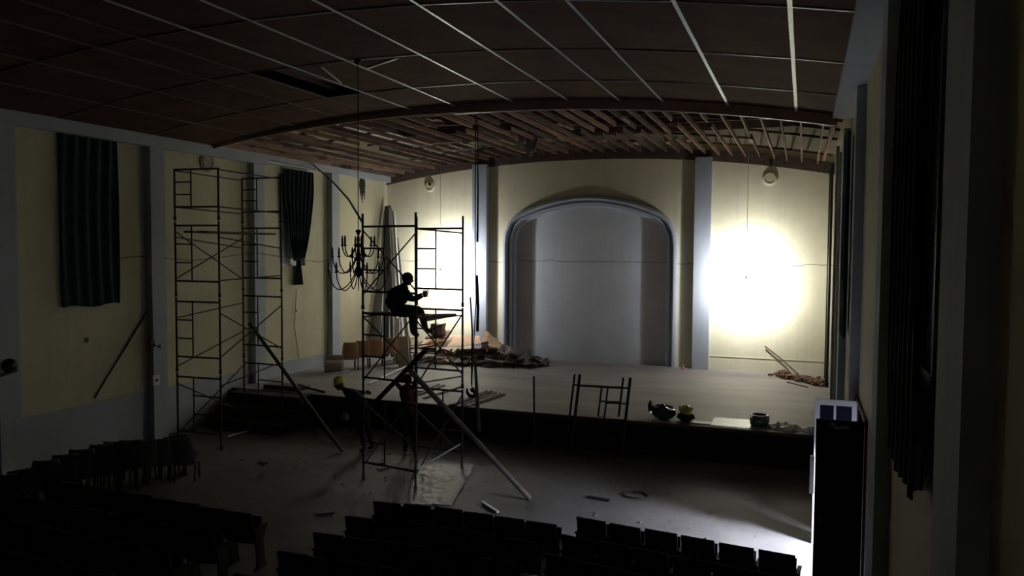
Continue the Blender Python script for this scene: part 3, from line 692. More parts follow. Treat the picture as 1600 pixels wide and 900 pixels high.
for k, (px, py) in enumerate(lw):
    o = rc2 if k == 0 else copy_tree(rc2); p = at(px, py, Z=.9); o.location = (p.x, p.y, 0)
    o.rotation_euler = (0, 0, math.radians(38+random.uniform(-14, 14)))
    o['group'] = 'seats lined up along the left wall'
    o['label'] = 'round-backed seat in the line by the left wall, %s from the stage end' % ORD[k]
ps = plain_seat(); index_children(ps)
first = True
def place(x, y, rz, label, group):
    global first
    o = ps if first else copy_tree(ps); first = False
    o.location = (x, y, 0); o.rotation_euler = (0, 0, rz); o['label'] = label; o['group'] = group
random.seed(21)
for k in range(11):
    place(-12.75+.06*k+random.uniform(-.1, .1), 9.0+.36*k, math.radians(60+random.uniform(-8, 8)), 'dark seat filed before the round-backed seats by the left wall, %s from stage end' % (ORD+['eleventh'])[10-k], 'dark seats filed along the left wall')
for r_ in range(7):                           # left centre block, stepping back row by row
    y = 10.62-.74*r_
    for k in range(6):
        x = -5.86-.04*r_+.495*k
        lab = 'dark theatre seat, %s from the left in the front row of the left centre block' % ORD[k] if r_ == 0 else \
              'dark theatre seat at the left end of row %s of the left centre block' % ['one', 'two', 'three', 'four', 'five', 'six', 'seven'][r_] if k == 0 and r_ < 5 else \
              'black unlit theatre seat inside the left centre block behind its front row'
        place(x, y-.06*((k-2.5)/2.5)**2+random.uniform(-.02, .02), random.uniform(-.03, .03)-.05*(k-2.5)/2.5, lab, 'left centre block of seats')
for r_ in range(6):                           # right centre block, at a slight angle
    for k in range(6):
        x = -2.75+.505*k; y = 10.95-.74*r_-.07*k
        lab = 'dark theatre seat, %s from the left in the front row of the right centre block' % ORD[k] if r_ == 0 else \
              'black unlit theatre seat inside the right centre block behind its front row'
        place(x, y+random.uniform(-.02, .02), -.14+random.uniform(-.02, .02), lab, 'right centre block of seats')
for r_ in range(4):                           # left side block
    for k in range(9):
        x = -7.65-.495*k; y = 9.35-.78*r_+.03*k
        lab = 'dark theatre seat, %s from the right in the front row of the left side block' % ORD[k] if r_ == 0 else \
              'black unlit theatre seat inside the left side block behind its front row'
        place(x, y+random.uniform(-.02, .02), .05+random.uniform(-.03, .03), lab, 'left side block of seats')
# ------------------------------------------------------------------ rubbish heap on the stage
random.seed(9)
def hill(x, y):
    return SZ+1.0*math.exp(-((x+10.7)/1.35)**2-((y-25.6)/.95)**2)+.30*math.exp(-((x+8.9)/.6)**2-((y-25.4)/.6)**2)
def scrap(x, y, z, w_, l_, tilt, rz, m_, curl=.04, th=.014, ragged=.12):
    R_ = Matrix.Translation((x, y, z)) @ Matrix.Rotation(rz, 4, 'Z') @ Matrix.Rotation(tilt[0], 4, 'X') @ Matrix.Rotation(tilt[1], 4, 'Y')
    sd = random.random()*50
    def f(u, v):
        eu = (u-.5)*w_; ev = (v-.5)*l_
        if u in (0, 1): eu += ragged*(noise.noise(V((sd, v*4, 0))))
        if v in (0, 1): ev += ragged*(noise.noise(V((u*4, sd, 0))))
        return R_ @ V((eu, ev, curl*noise.noise(V((u*2+sd, v*2, 1)))*2))
    return MB().sheet(f, 5, 4, th)
def quad(c4, m_, name, lab, cat, curl=.03, th=.016, rag=.03):
    """a thin sheet between four corners a-b (near edge) and d-c (far edge), slightly warped, with a ragged rim"""
    a, b, c, d = c4; sd = random.random()*40
    def f(u, v):
        p = (a*(1-u)+b*u)*(1-v)+(d*(1-u)+c*u)*v
        k = noise.noise(V((u*3+sd, v*3, 1))); e = rag*noise.noise(V((u*7+sd, v*7, 9)))
        return p+V((e*1.5, e, curl*k))
    return tag(rest(MB().sheet(f, 7, 5, th).build(name, m_)), lab, cat)
PPLY = mat('pale_plywood', (.55, .43, .33), .7, 0, .15, 5)
A_ = lambda px, py, y: at(px, py, Y=y)
quad([A_(655, 545, 24.85), A_(724, 541, 24.8), A_(727, 524, 26.0), A_(668, 524, 26.1)], PPLY, 'plywood_sheet', 'large pale plywood sheet on top of the rubbish heap, behind the scaffold', 'plywood sheet')
quad([A_(660, 543, 24.7), A_(694, 541, 24.7), A_(694, 527, 25.6), A_(668, 527, 25.6)], PLY, 'plywood_sheet', 'small peach plywood sheet at the upper left of the heap', 'plywood sheet')
quad([A_(697, 543, 24.6), A_(752, 538, 24.6), A_(749, 525, 25.7), A_(706, 526, 25.7)], PLY, 'plywood_sheet', 'long peach plywood sheet along the front of the heap top', 'plywood sheet')
quad([A_(751, 539, 24.6), A_(779, 545, 24.7), A_(785, 538, 25.6), A_(755, 514, 25.9)], PLY, 'plywood_sheet', 'peach plywood sheet propped up into a peak at the right of the heap', 'plywood sheet')
quad([A_(752, 545, 24.4), A_(765, 546, 24.45), A_(762, 534, 24.7), A_(752, 536, 24.6)], DARKWOOD, 'plywood_sheet', 'small dark board under the peak of the heap', 'board')
quad([A_(776, 552, 24.3), A_(803, 553, 24.5), A_(800, 540, 25.4), A_(784, 540, 25.3)], BOARD, 'broken_board', 'grey ceiling board sloping down right of the peaked plywood', 'board', .08)
quad([A_(808, 563, 24.6), A_(826, 562, 24.8), A_(830, 549, 25.6), A_(818, 547, 25.5)], BOARD, 'broken_board', 'grey ceiling board standing in the right end of the heap', 'board', .08)
quad([A_(755, 571, 24.1), A_(786, 571, 24.2), A_(778, 562, 24.7), A_(756, 563, 24.6)], BOARDP, 'broken_board', 'bent pale board at the front foot of the heap, right of the hoist rope', 'board', .1)
quad([A_(668, 571, 24.0), A_(722, 573, 24.0), A_(722, 560, 24.9), A_(664, 560, 24.9)], BOARDP, 'broken_board', 'wide pale board lying at the front foot of the heap behind the scaffold', 'board', .12)
for k in range(130):
    u = random.random()
    px = 656+190*u
    topy = 546 if px < 770 else 546+(px-770)*.22
    v = random.random(); py = topy+2+(573-topy)*v if px < 770 else topy+(571-topy)*v
    y = 24.9-.8*v+(.35 if px > 790 else 0)+random.uniform(0, .5)
    p = at(px, py, Y=y); p.z = max(p.z, SZ+.05)
    if p.x > -8.15: continue
    dark = px > 735 and random.random() < .8
    m_ = BOARD if dark else random.choice([BOARDP, BOARDP, PPLY, BOARD, DARKWOOD, PLY])
    w_ = random.uniform(.35, 1.0)*(1 if px < 790 else .7); l_ = random.uniform(.25, .55)
    tl = (random.uniform(-.05, .35), random.uniform(-.22, .22)); rz = random.uniform(-.5, .5)
    if p.z < SZ+.15: tl = (random.uniform(-.08, .12), random.uniform(-.1, .1))
    o = scrap(p.x, p.y, p.z, w_, l_, tl, rz, m_, .08).build('board_scrap', m_)
    lo = min(v_.co.z for v_ in o.data.vertices)
    if lo < SZ+.004: o.data.transform(Matrix.Translation((0, 0, SZ+.004-lo)))
    hi = max(v_.co.z for v_ in o.data.vertices); lim = at(px, 543 if px < 770 else topy-4, Y=y).z
    if hi > lim: o.data.transform(Matrix.Translation((0, 0, max(SZ+.004-min(v_.co.z for v_ in o.data.vertices), lim-hi))))
    rest(o)
    tone = {'broken_ceiling_board': 'grey', 'pale_board_face': 'pale', 'pale_plywood': 'pale', 'dark_timber': 'dark', 'peach_plywood': 'peach'}[m_.name]
    zone = 'under the plywood sheets, behind the scaffold' if px < 725 else 'in the middle of the rubbish heap, right of the scaffold' if px < 785 else 'in the right tail of the rubbish heap, by the arch'
    tag(o, '%s broken board scrap %s' % (tone, zone), 'board scrap', 'scraps of the rubbish heap')
for k in range(26):                           # laths sticking out between the seats and the heap
    px = random.uniform(600, 668); v = random.random(); y = 24.4-.9*v
    p = at(px, 538+34*v, Y=y); p.z = max(p.z, SZ+.04); a = random.uniform(-.6, .9); L_ = random.uniform(.4, 1.1)
    q = p+V((L_*math.cos(a), L_*math.sin(a)*.5, random.uniform(-.05, .3)))
    m_ = [RUBBLE, DARKWOOD, PLANKW, JOIST][k % 4]
    tag(rest(MB().beam(p, q, .06, .025).build('lath', m_)), '%s splintered lath in the tangle between the tan seats and the heap' % ['brown', 'dark', 'white', 'reddish'][k % 4], 'lath', 'splintered laths')
# dust and crumbs under the heap
mb = MB()
for k in range(500):
    x = random.gauss(-10.4, 1.15); y = random.uniform(24.0, 25.7); s = random.uniform(.012, .05)
    if x > -7.9 or x < -13.2: continue
    mb.beam((x, y, SZ+.005+s*.4), (x+s*random.uniform(.6, 1.6), y+s*random.uniform(-.6, .6), SZ+.005+s*random.uniform(.2, .8)), s, s*.7)
tag(mb.build('crumbs', BOARD), 'grey plaster crumbs scattered round the foot of the rubbish heap', 'rubble', kind='stuff')
mb = MB()
for k in range(700):
    u = random.random(); c = at(1215+75*u, 588+15*u, Z=SZ); x = c.x+random.gauss(0, .1); y = c.y+random.gauss(.1, .22); s = random.uniform(.02, .09)
    if x > .68: continue
    z = SZ+random.uniform(0, .08)
    mb.beam((x, y, z+s*.4), (x+s*random.uniform(.6, 1.4), y+s*random.uniform(-.6, .6), z+s*random.uniform(.2, .8)), s, s*.7)
tag(mb.build('rubble', RUBBLE), 'brown rubble strewn on the stage in the back right corner', 'rubble', kind='stuff')
for k, (a_, b_, lab) in enumerate((((1262, 588), (1290, 596), 'dark stick lying on the rubble in the right corner'), ((1230, 597), (1262, 605), 'brown stick at the front of the right corner rubble'))):
    p = at(*a_, Z=SZ+.09); q = at(*b_, Z=SZ+.07); q.x = min(q.x, .66)
    tag(MB().beam(p, q, .05, .03).build('stick', DARKWOOD), lab, 'stick')
p = at(690, 522, Y=25.35); q = at(690, 505, Y=25.35); hz = q.z-p.z
tag(rest(MB().sheet(lambda u, v: (p.x+(u-.5)*.45+.02*math.sin(v*9), 25.2+.03*noise.noise(V((u*4, v*4, 0))), p.z+hz*v+.025*math.sin(u*8)*v), 8, 6, .3).build('rough_block', mat('grey_brown_block', (.17, .13, .11), .95, 0, .3, 12, .4, 20))), 'rough grey-brown block sitting on top of the rubbish heap', 'block')
quad([A_(664, 530, 24.9), A_(699, 530, 24.9), A_(706, 519, 25.5), A_(678, 518, 25.5)], mat('brown_slab', (.24, .14, .11), .9, 0, .2, 6), 'brown_slab', 'flat brown slab under the rough block on the heap', 'slab', .01, .05, .01)
# white box and dark clutter by the left wall
p = at(515, 583, Z=SZ)
t = thing('cardboard_box', 'small pale cardboard box lying on the stage by the left wall', 'box', (p.x, p.y, SZ))
M = Matrix.Translation((p.x, p.y+.25, SZ+.19)) @ Matrix.Rotation(.4, 4, 'Z') @ Matrix.Rotation(.2, 4, 'X')
MB().box((-.28, -.17, -.15), (.28, .17, .17), M).build('box_body', BOARDP, t)
MB().box((-.28, .17, -.15), (.28, .19, .30), M).build('flap', BOARDP, t)
tag(rest(MB().beam(at(505, 585, Z=SZ+.03), at(545, 580, Z=SZ+.03), .12, .02).build('pale_strip', PLANKW)), 'pale strip lying on the stage in front of the cardboard box', 'strip')
# dark step unit at the left end of the stage
sx0, sx1 = -14.6, -12.3
t = thing('wooden_steps', 'dark wooden steps at the left end of the stage front', 'steps', ((sx0+sx1)/2, 16.9, 0))
for k in range(3):
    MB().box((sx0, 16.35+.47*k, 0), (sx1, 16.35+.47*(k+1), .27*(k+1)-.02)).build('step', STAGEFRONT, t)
t = thing('equipment_case', 'low black case on the stage edge at its left end', 'case', (-13.1, 18.3, SZ))
p = at(428, 615, Z=SZ)
MB().box((p.x-.75, 18.0, SZ), (p.x+.45, 18.5, SZ+.12), None).build('case_body', BLACK, t, bevel=.02)
MB().tube([(p.x+.3, 18.2, SZ+.14), (p.x+.7, 18.15, SZ+.07), (p.x+1.2, 18.1, SZ+.02)], .03).build('lead', BLACK, t)
# planks lying on the stage by the edge
random.seed(4)
PL = [((694, 636), (760, 610), 'longest'), ((704, 634), (768, 611), 'second'), ((716, 636), (775, 613), 'third'), ((727, 635), (782, 614), 'fourth'), ((738, 633), (788, 616), 'rightmost'),
      ((655, 617), (694, 602), 'short grey'), ((655, 612), (686, 600), 'short dark'), ((662, 622), (722, 604), 'long grey')]
for k, (a_, b_, cn) in enumerate(PL):
    p = at(*a_, Z=SZ+.02); q = at(*b_, Z=SZ+.02)
    if p.y < SF+.02: p = p.lerp(q, (SF+.02-p.y)/(q.y-p.y))
    lab = '%s batten lying on the stage edge %s' % (cn, 'right of the hook' if k < 5 else 'behind the middle scaffold')
    tag(rest(MB().beam(p, q, .07, .03).build('loose_batten', [PLANKG, DARKWOOD, BOARD][k % 3])), lab, 'batten', 'battens lying at the stage edge')
# ------------------------------------------------------------------ things on the stage edge, right
def lump(name, label, cat, c, r, m_, amp=.25, fr=2.2, seed=0, n=18):
    mb = MB().ball((0, 0, 0), 1, n)
    for i, v in enumerate(mb.v):
        k = 1+amp*noise.noise(v*fr+V((seed, 0, 0)))+amp*.5*noise.noise(v*fr*2.3+V((seed, 5, 0)))
        mb.v[i] = V((c[0]+v.x*r[0]*k, c[1]+v.y*r[1]*k, max(c[2], c[2]+r[2]*.92+v.z*r[2]*k)))
    o = mb.build(name, m_, None, smooth=True)
    return tag(rest(o), label, cat)
p = at(1036, 655, Z=SZ)
b = lump('rubbish_bag', 'shiny black bulging bag on the stage edge, left of the yellow hard hat', 'bag', (p.x, 18.25, SZ), (.27, .22, .17), PLASTICB, .3, 2.4, 3)
p2 = at(1023, 640, D=18.9)
MB().tube([(p2.x+.03, 18.2, SZ+.2), (p2.x-.02, 18.2, SZ+.32), (p2.x, 18.2, SZ+.42)], [.09, .05, .02], 8).build('bag_neck', PLASTICB, b, smooth=True)
p = at(1073, 656, Z=SZ)
lump('dark_bundle', 'dark cloth bundle under the yellow hard hat on the stage edge', 'bundle', (p.x, 18.2, SZ), (.19, .17, .12), BLACKC, .25, 2, 8)
def hard_hat(c, face, parent=None, label=None, s=1.0):
    M = Matrix.Translation(c) @ face.to_4x4()
    mb = MB()
    mb.lathe([(.125*s, 0), (.128*s, .03*s), (.118*s, .075*s), (.09*s, .115*s), (.05*s, .137*s), (.001, .142*s)], 20, M)
    brim = MB(); brim.lathe([(.12*s, -.004), (.16*s, -.012), (.162*s, -.004), (.125*s, .006)], 20, M @ Matrix.Translation((0, .02*s, 0)))
    if parent: h = mb.build('hard_hat', HELMET, parent, smooth=True)
    else:
        h = thing('hard_hat', label, 'helmet', c); mb.build('shell', HELMET, h, smooth=True)
        MB().beam(V(c)+V((-.12, -.05, .02)), V(c)+V((-.14, 0, .10)), .05, .02).build('ear_guard', WHITE, h); MB().beam(V(c)+V((.12, -.05, .02)), V(c)+V((.14, 0, .09)), .05, .02).build('ear_guard', WHITE, h)
    brim.build('brim', HELMET, h, smooth=True)
    MB().tube([M @ V((0, y, z)) for y, z in ((.115*s, .08*s), (.06*s, .135*s), (0, .148*s), (-.06*s, .135*s), (-.115*s, .08*s))], .012*s, 6).build('ridge', HELMET, h, smooth=True)
    return h
hard_hat(V((p.x, 18.17, SZ+.24)), Matrix.Rotation(.3, 3, 'X') @ Matrix.Rotation(.15, 3, 'Y'), None, 'yellow hard hat with pale sides on the dark bundle at the stage edge')
p = at(1095, 660, Z=SZ)
tag(rest(MB().box((p.x-.16, 17.97, SZ), (p.x+.24, 18.22, SZ+.025)).build('white_strip', PLANKW)), 'white strip lying at the stage edge right of the hard hat', 'strip')
mb = MB().sheet(lambda u, v: (at(1112, 661, Z=SZ).x+1.15*u, 17.95+.9*v, SZ+.004+.006*noise.noise(V((u*4, v*4, 2)))), 8, 6, .008)
tag(rest(mb.build('grey_sheet', mat('grey_film', (.27, .27, .275), .4, 0, .15, 6), None, True)), 'flat grey sheet spread on the stage edge left of the black drum', 'sheet')
p = at(1186, 668, Z=SZ); M = Matrix.Translation((p.x, 18.3, SZ))
t = thing('black_pot', 'squat black pot with a pale rim on the stage edge', 'pot', (p.x, 18.3, SZ))
MB().lathe([(.15, 0), (.2, .04), (.215, .12), (.205, .2), (.18, .25), (.17, .25), (.165, .2), (.001, .2)], 22, M).build('pot_body', PLASTICB, t, smooth=True)
MB().lathe([(.185, .25), (.19, .265), (.165, .268), (.16, .25)], 22, M).build('rim', PLANKW, t, smooth=True)
p = at(1228, 672, Z=SZ)
def bag_sheet(cx, cy, w_, d_, h_, sd, lab):
    def f(u, v):
        e = max(0, 1-(2*u-1)**2)*max(0, 1-(2*v-1)**2)
        n_ = noise.noise(V((u*5+sd, v*5, 0)))+.6*noise.noise(V((u*12+sd, v*12, 3)))
        return (cx+w_*(u-.5)*(1-.25*abs(2*v-1)), cy+d_*(v-.5)*(1-.25*abs(2*u-1)), SZ+.004+max(0, e**.5*h_*(.7+.8*n_))+(.01 if e > 0 else 0))
    return tag(rest(MB().sheet(f, 26, 20, .003).build('plastic_bag', PLASTICW, None, True)), lab, 'bag')
bag_sheet(p.x-.02, 18.25, .74, .6, .11, 3, 'crumpled white plastic bag on the stage edge right of the pot')
p = at(1268, 676, Z=SZ)
bag_sheet(p.x-.03, 18.12, .32, .3, .08, 9, 'small crumpled clear bag on the stage edge beside the white glazed door')
p = at(1068, 577, Z=SZ); tag(rest(MB().lathe([(.05, 0), (.04, .1), (.015, .16), (.001, .18)], 10, Matrix.Translation((p.x, p.y-.1, SZ))).build('pink_cone', mat('pink_plastic', (.7, .3, .25), .5))), 'tiny pinkish cone at the foot of the right arch jamb', 'cone')
# ------------------------------------------------------------------ litter on the hall floor
random.seed(15)
LIT = [((918, 776), (952, 782), 'dark flat scrap on the open floor, left of the grey ring'), ((405, 722), (415, 724), 'tiny dark chip on the floor near the tall scaffold'),
       ((497, 803), (522, 800), 'dark scrap on the floor left of the seat block'), ((583, 725), (601, 722), 'scrap of wood below the middle scaffold'), ((590, 733), (608, 730), 'second scrap of wood below the middle scaffold')]
for a_, b_, lab in LIT:
    tag(rest(MB().beam(at(*a_, Z=.02), at(*b_, Z=.02), .09, .03).build('floor_scrap', BLACK)), lab, 'scrap')
c = at(992, 773, Z=.02)
tag(rest(MB().tube([c+V((.24*math.cos(a), .2*math.sin(a), 0)) for a in [k*math.pi/10 for k in range(20)]], .016, 6).build('cable_loop', BLACK)), 'flat dark loop of cable on the open floor', 'cable')
tag(MB().beam(at(753, 784, Z=.03), at(778, 800, Z=.03), .05, .03).build('pale_stick', BATTEN), 'pale stick on the floor just past the front seat row', 'stick')
pq = [at(652, 725, Z=.01), at(742, 726, Z=.01), at(705, 790, Z=.01), at(640, 790, Z=.01)]
def fs(u, v):
    a_ = pq[0].lerp(pq[1], u); b_ = pq[3].lerp(pq[2], u); p = a_.lerp(b_, v); k = noise.noise(p*3.1)
    return (p.x+.05*k, p.y+.05*noise.noise(p*2.1+V((4, 0, 0))), .012+.03*abs(noise.noise(p*5))+.02*abs(noise.noise(p*11)))
tag(rest(MB().sheet(fs, 34, 34, .003).build('plastic_sheet', mat('dusty_clear_sheet', (.10, .104, .108), .5, 0, .45, 5, spec=.4), None, True)), 'crumpled shiny plastic sheet spread on the floor under the middle scaffold', 'sheet')
tag(rest(MB().tube([at(356, 682, Z=.05), at(420, 664, Z=.05)], .02).build('loose_tube', BATTEN)), 'thin pale tube lying on the floor beside the tall scaffold', 'tube')
mb = MB()
for k in range(260):
    x = random.uniform(-13.5, -.5); y = random.uniform(11.5, 17.2); s = random.uniform(.01, .035)
    mb.beam((x, y, s*.4), (x+s, y+s*random.uniform(-.6, .6), s*.5), s, s*.6)
tag(mb.build('floor_crumbs', BOARD), 'small crumbs of debris scattered over the hall floor', 'rubble', kind='stuff')
# ------------------------------------------------------------------ people
def skin_body(name, verts, edges, radii, zones, mats, parent, root=0):
    me = bpy.data.meshes.new(name); me.from_pydata([tuple(v) for v in verts], edges, [])
    o = bpy.data.objects.new(name, me); COL.objects.link(o)
    m1 = o.modifiers.new('skin', 'SKIN'); m1.use_smooth_shade = True
    sv = me.skin_vertices[0].data
    for i, r in enumerate(radii): sv[i].radius = r if isinstance(r, tuple) else (r, r); sv[i].use_root = (i == root)
    m2 = o.modifiers.new('sub', 'SUBSURF'); m2.levels = 2; m2.render_levels = 2
    bpy.context.view_layer.update()
    dg = bpy.context.evaluated_depsgraph_get()
    nm = bpy.data.meshes.new_from_object(o.evaluated_get(dg))
    bpy.data.objects.remove(o)
    out = MB(); out.v = [v.co.copy() for v in nm.vertices]; out.f = [list(p.vertices) for p in nm.polygons]; out.mi = []
    segs = [(V(verts[a]), V(verts[b]), zones[i]) for i, (a, b) in enumerate(edges)]
    for p in nm.polygons:
        c = p.center; best = None
        for a, b, z in segs:
            d = b-a; t = max(0, min(1, (c-a).dot(d)/max(d.length_squared, 1e-9))); q = (a+d*t-c).length
            if best is None or q < best[0]: best = (q, z)
        out.mi.append(best[1])
    return out
def hand(mb, wrist, d, side, size=.085, curl=.6, zone=2):
    """palm and five curled fingers; d = direction of the hand, side = direction of the thumb"""
    mb.m = zone; d = V(d).normalized(); side = V(side); side = (side-d*side.dot(d)).normalized(); n = d.cross(side)
    palm = V(wrist)+d*size*.55
    Mx = Matrix((side, d, n)).transposed()
    mb.ball(palm, (size*.5, size*.6, size*.2), 8, Mx)
    for k, (off, ln) in enumerate(((.36, .85), (.12, .98), (-.12, .92), (-.36, .72))):
        p0 = V(wrist)+d*size*1.0+side*size*off; L_ = size*ln
        p1 = p0+d*L_*.42+n*L_*.12*curl; p2 = p1+d*L_*.25-n*L_*.32*curl*-1; p3 = p2+d*L_*.05+n*L_*.3*curl
        mb.tube([p0-d*.02, p0, p1, p2, p3], [.009, .010, .0095, .0085, .006], 6)
    t0 = V(wrist)+d*size*.35+side*size*.42
    mb.tube([t0, t0+d*size*.3+side*size*.25, t0+d*size*.62+side*size*.2+n*size*.2*curl], [.013, .012, .008], 6)
def head(mb, c, fwd, upv, s=.115, zone=2):
    fwd = V(fwd).normalized(); upv = V(upv); upv = (upv-fwd*upv.dot(fwd)).normalized(); r = fwd.cross(upv)
    Mx = Matrix((r, fwd, upv)).transposed(); mb.m = zone; c = V(c)
    mb.ball(c, (s*.72, s*.9, s*1.1), 14, Mx)
    mb.ball(c+fwd*s*.25-upv*s*.55, (s*.52, s*.58, s*.55), 10, Mx)                       # jaw
    mb.ball(c+fwd*s*.93-upv*s*.12, (s*.13, s*.2, s*.24), 8, Mx)                          # nose
    mb.ball(c+fwd*s*.80-upv*s*.48, (s*.24, s*.08, s*.07), 8, Mx)                          # mouth
    for k in (-1, 1):
        mb.ball(c+r*k*s*.74-upv*s*.1, (s*.08, s*.2, s*.28), 8, Mx)
        mb.ball(c+fwd*s*.78+r*k*s*.3+upv*s*.06, (s*.12, s*.08, s*.09), 8, Mx)
def person(label, O, right, away, J, mats, headdir, headup, hc, hat=None, hands=(), group=None, extra=None):
    """J: joints in (right, away, up) metres from O"""
    def W(p): return O+right*p[0]+away*p[1]+V((0, 0, p[2]))
    t = thing('person', label, 'person', O)
    names = list(J); idx = {n: i for i, n in enumerate(names)}
    verts = [W(J[n][:3]) for n in names]; rad = [J[n][3] for n in names]
    E_ = [('pelvis', 'waist', 0), ('waist', 'chest', 0), ('chest', 'neckb', 0), ('neckb', 'neck', 2), ('neck', 'skull', 2)]
    for s in 'NF':                            # near and far limbs
        E_ += [('neckb', 'sh'+s, 0), ('sh'+s, 'el'+s, 0), ('el'+s, 'wr'+s, 0), ('pelvis', 'hip'+s, 1), ('hip'+s, 'kn'+s, 1), ('kn'+s, 'an'+s, 1), ('an'+s, 'toe'+s, 3)]
    mb = skin_body('body', verts, [(idx[a], idx[b]) for a, b, z in E_], rad, [z for *_, z in E_], mats, t)
    hd = right*headdir[0]+away*headdir[1]+V((0, 0, headdir[2])); hu = right*headup[0]+away*headup[1]+V((0, 0, headup[2]))
    head(mb, W(hc), hd, hu)
    for s, dd, sd in hands:
        e = W(J['el'+s][:3]); wv = W(J['wr'+s][:3]); d_ = (wv-e).normalized() if dd is None else right*dd[0]+away*dd[1]+V((0, 0, dd[2]))
        hand(mb, wv, d_, right*sd[0]+away*sd[1]+V((0, 0, sd[2])))
    mb.build('body', mats, t, smooth=True)
    f = hd.normalized(); u = (hu-f*hu.dot(f)).normalized(); Mx = Matrix((f.cross(u), f, u)).transposed()
    if hat == 'helmet': hard_hat(W(hc)+u*.045-f*.01, Mx, t)
    elif hat:
        m_ = MB(); m_.ball(W(hc)+u*.03-f*.012, (.096, .12, .108), 12, Mx)
        cp_ = m_.build(hat[0], hat[1], t, smooth=True)
        if hat[0] == 'cap': MB().beam(W(hc)+u*.055+f*.07, W(hc)+u*.035+f*.16, .13, .012, up=u).build('peak', hat[1], cp_)
    return t, W
vr = ROT.inverted()
RT = (ROT @ V((1, 0, 0))); RT.z = 0; RT.normalize(); AW = V((-RT.y, RT.x, 0))
# seated worker on the scaffold, facing right
def rel(O, px, py, D):
    p = at(px, py, D=D)-O; return (p.dot(RT), p.dot(AW), p.z)
D0 = 16.25; O = at(618, 496, D=D0); O.z = 3.48
def j(px, py, da, r): x, y, z = rel(O, px, py, D0+da); return (x, y, z, r)
J = {'pelvis': j(619, 483, 0, (.24, .20)), 'waist': j(618, 474, 0, (.27, .23)), 'chest': j(622, 462, 0, (.26, .22)), 'neckb': j(628, 451, 0, (.17, .14)), 'neck': j(632, 446, 0, .065), 'skull': j(635, 440, 0, .06),
     'shN': j(630, 457, -.19, .13), 'elN': j(645, 468, -.16, .07), 'wrN': j(660, 459, -.02, .032),
     'shF': j(629, 457, .19, .13), 'elF': j(646, 469, .2, .052), 'wrF': j(661, 463, .1, .03),
     'hipN': j(622, 484, -.11,   .135), 'knN': j(644, 488, -.12, .095), 'anN': j(645, 520, -.12, .06), 'toeN': j(655, 525, -.12, .048),
     'hipF': j(622, 484, .11,   .135), 'knF': j(657, 484, .08, .095), 'anF': j(666, 517, .1, .06), 'toeF': j(677, 518, .1, .048)}
hc = rel(O, 637, 436, D0)
person('person in dark jacket and cap sitting on the middle scaffold, holding its rail', O, RT, AW, J, [CLOTH1, CLOTH2, SKIN, BLACK], (1, .15, -.25), (.2, 0, 1), hc, ('knitted_cap', BLACKC),
       (('N', (.8, .1, .3), (0, .3, 1)), ('F', None, (0, -.3, 1))))
# bent over worker with yellow helmet, facing left at the stage front
D0 = 18.35; O = at(566, 640, D=D0); O.z = 0
J = {'pelvis': j(570, 640, 0, (.2, .18)), 'waist': j(563, 629, 0, (.2, .17)), 'chest': j(552, 618, 0, (.21, .18)), 'neckb': j(541, 611, 0, (.08, .08)), 'neck': j(537, 608, 0, .05), 'skull': j(534, 604, 0, .06),
     'shN': j(545, 616, -.17, .075), 'elN': j(541, 634, -.2, .052), 'wrN': j(537, 648, -.25, .032),
     'shF': j(548, 613, .17, .075), 'elF': j(560, 612, .36, .05), 'wrF': j(571, 613, .40, .03),
     'hipN': j(571, 643, -.1, .1), 'knN': j(564, 672, -.14, .07), 'anN': j(569, 699, -.12, .045), 'toeN': j(561, 703, -.14, .038),
     'hipF': j(571, 643, .1, .1), 'knF': j(574, 668, .12, .07), 'anF': j(582, 694, .1, .045), 'toeF': j(574, 698, .1, .038)}
lift = min(J['anN'][2], J['anF'][2], J['toeN'][2], J['toeF'][2])
for k in ('anN', 'anF'): J[k] = (*J[k][:2], .075, J[k][3])
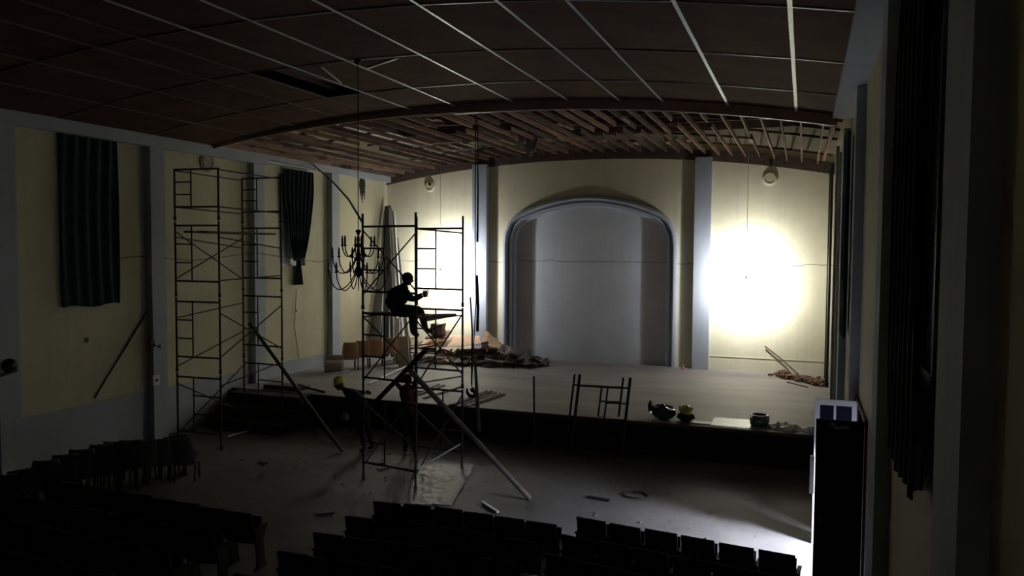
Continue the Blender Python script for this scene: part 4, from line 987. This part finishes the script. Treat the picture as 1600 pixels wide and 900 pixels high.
for k in ('toeN', 'toeF'): J[k] = (*J[k][:2], .04, J[k][3])
hc = rel(O, 530, 601, D0)
t, W = person('person in black clothes and yellow hard hat bending at the stage front', O, RT, AW, J, [BLACKC, BLACKC, SKIN, BLACK], (-1, -.1, -.25), (-.25, 0, 1), hc, 'helmet',
       (('N', (-.3, 0, -1), (-.5, 0, .1)), ('F', (.9, 0, -.1), (0, -.3, 1))))
g = at(539, 651, D=18.0)
tag(lump('white_cloth', 'pale crumpled cloth held by the bending person in the yellow hard hat', 'cloth', (g.x, g.y, g.z-.1), (.09, .07, .10), mat('pale_cloth', (.25, .27, .3), .8), .5, 2.5, 4, 14), None, None)
# red shirted worker, back to us, arms raised to the pole
D0 = 18.1; O = at(640, 640, D=D0); O.z = 0
J = {'pelvis': j(641, 648, 0, (.19, .15)), 'waist': j(640, 636, 0, (.18, .15)), 'chest': j(638, 616, 0, (.23, .17)), 'neckb': j(636, 604, 0, (.08, .07)), 'neck': j(636, 600, .02, .048), 'skull': j(637, 595, .04, .06),
     'shN': j(627, 607, 0, .07), 'elN': j(617, 597, -.1, .048), 'wrN': j(627, 594, -.3, .032),
     'shF': j(646, 606, 0, .07), 'elF': j(650, 592, .05, .048), 'wrF': j(644, 579, -.05, .032),
     'hipN': j(636, 650, 0, .095), 'knN': j(635, 675, -.03, .068), 'anN': j(633, 700, 0, .045), 'toeN': j(633, 704, .15, .038),
     'hipF': j(645, 650, 0, .095), 'knF': j(646, 675, -.03, .068), 'anF': j(647, 700, 0, .045), 'toeF': j(648, 704, .15, .038)}
for k in ('anN', 'anF'): J[k] = (*J[k][:2], .075, J[k][3])
for k in ('toeN', 'toeF'): J[k] = (*J[k][:2], .04, J[k][3])
hc = rel(O, 637, 593, D0)
person('person in dark red shirt standing at the stage front with raised arms', O, RT, AW, J, [REDC, BLACKC, SKIN, BLACK], (.2, 1, .1), (0, 0, 1), hc, ('hair', BLACKC),
       (('N', (.6, 0, .5), (0, .2, 1)), ('F', (-.1, 0, 1), (-1, 0, .1))))
bpy.context.view_layer.update()
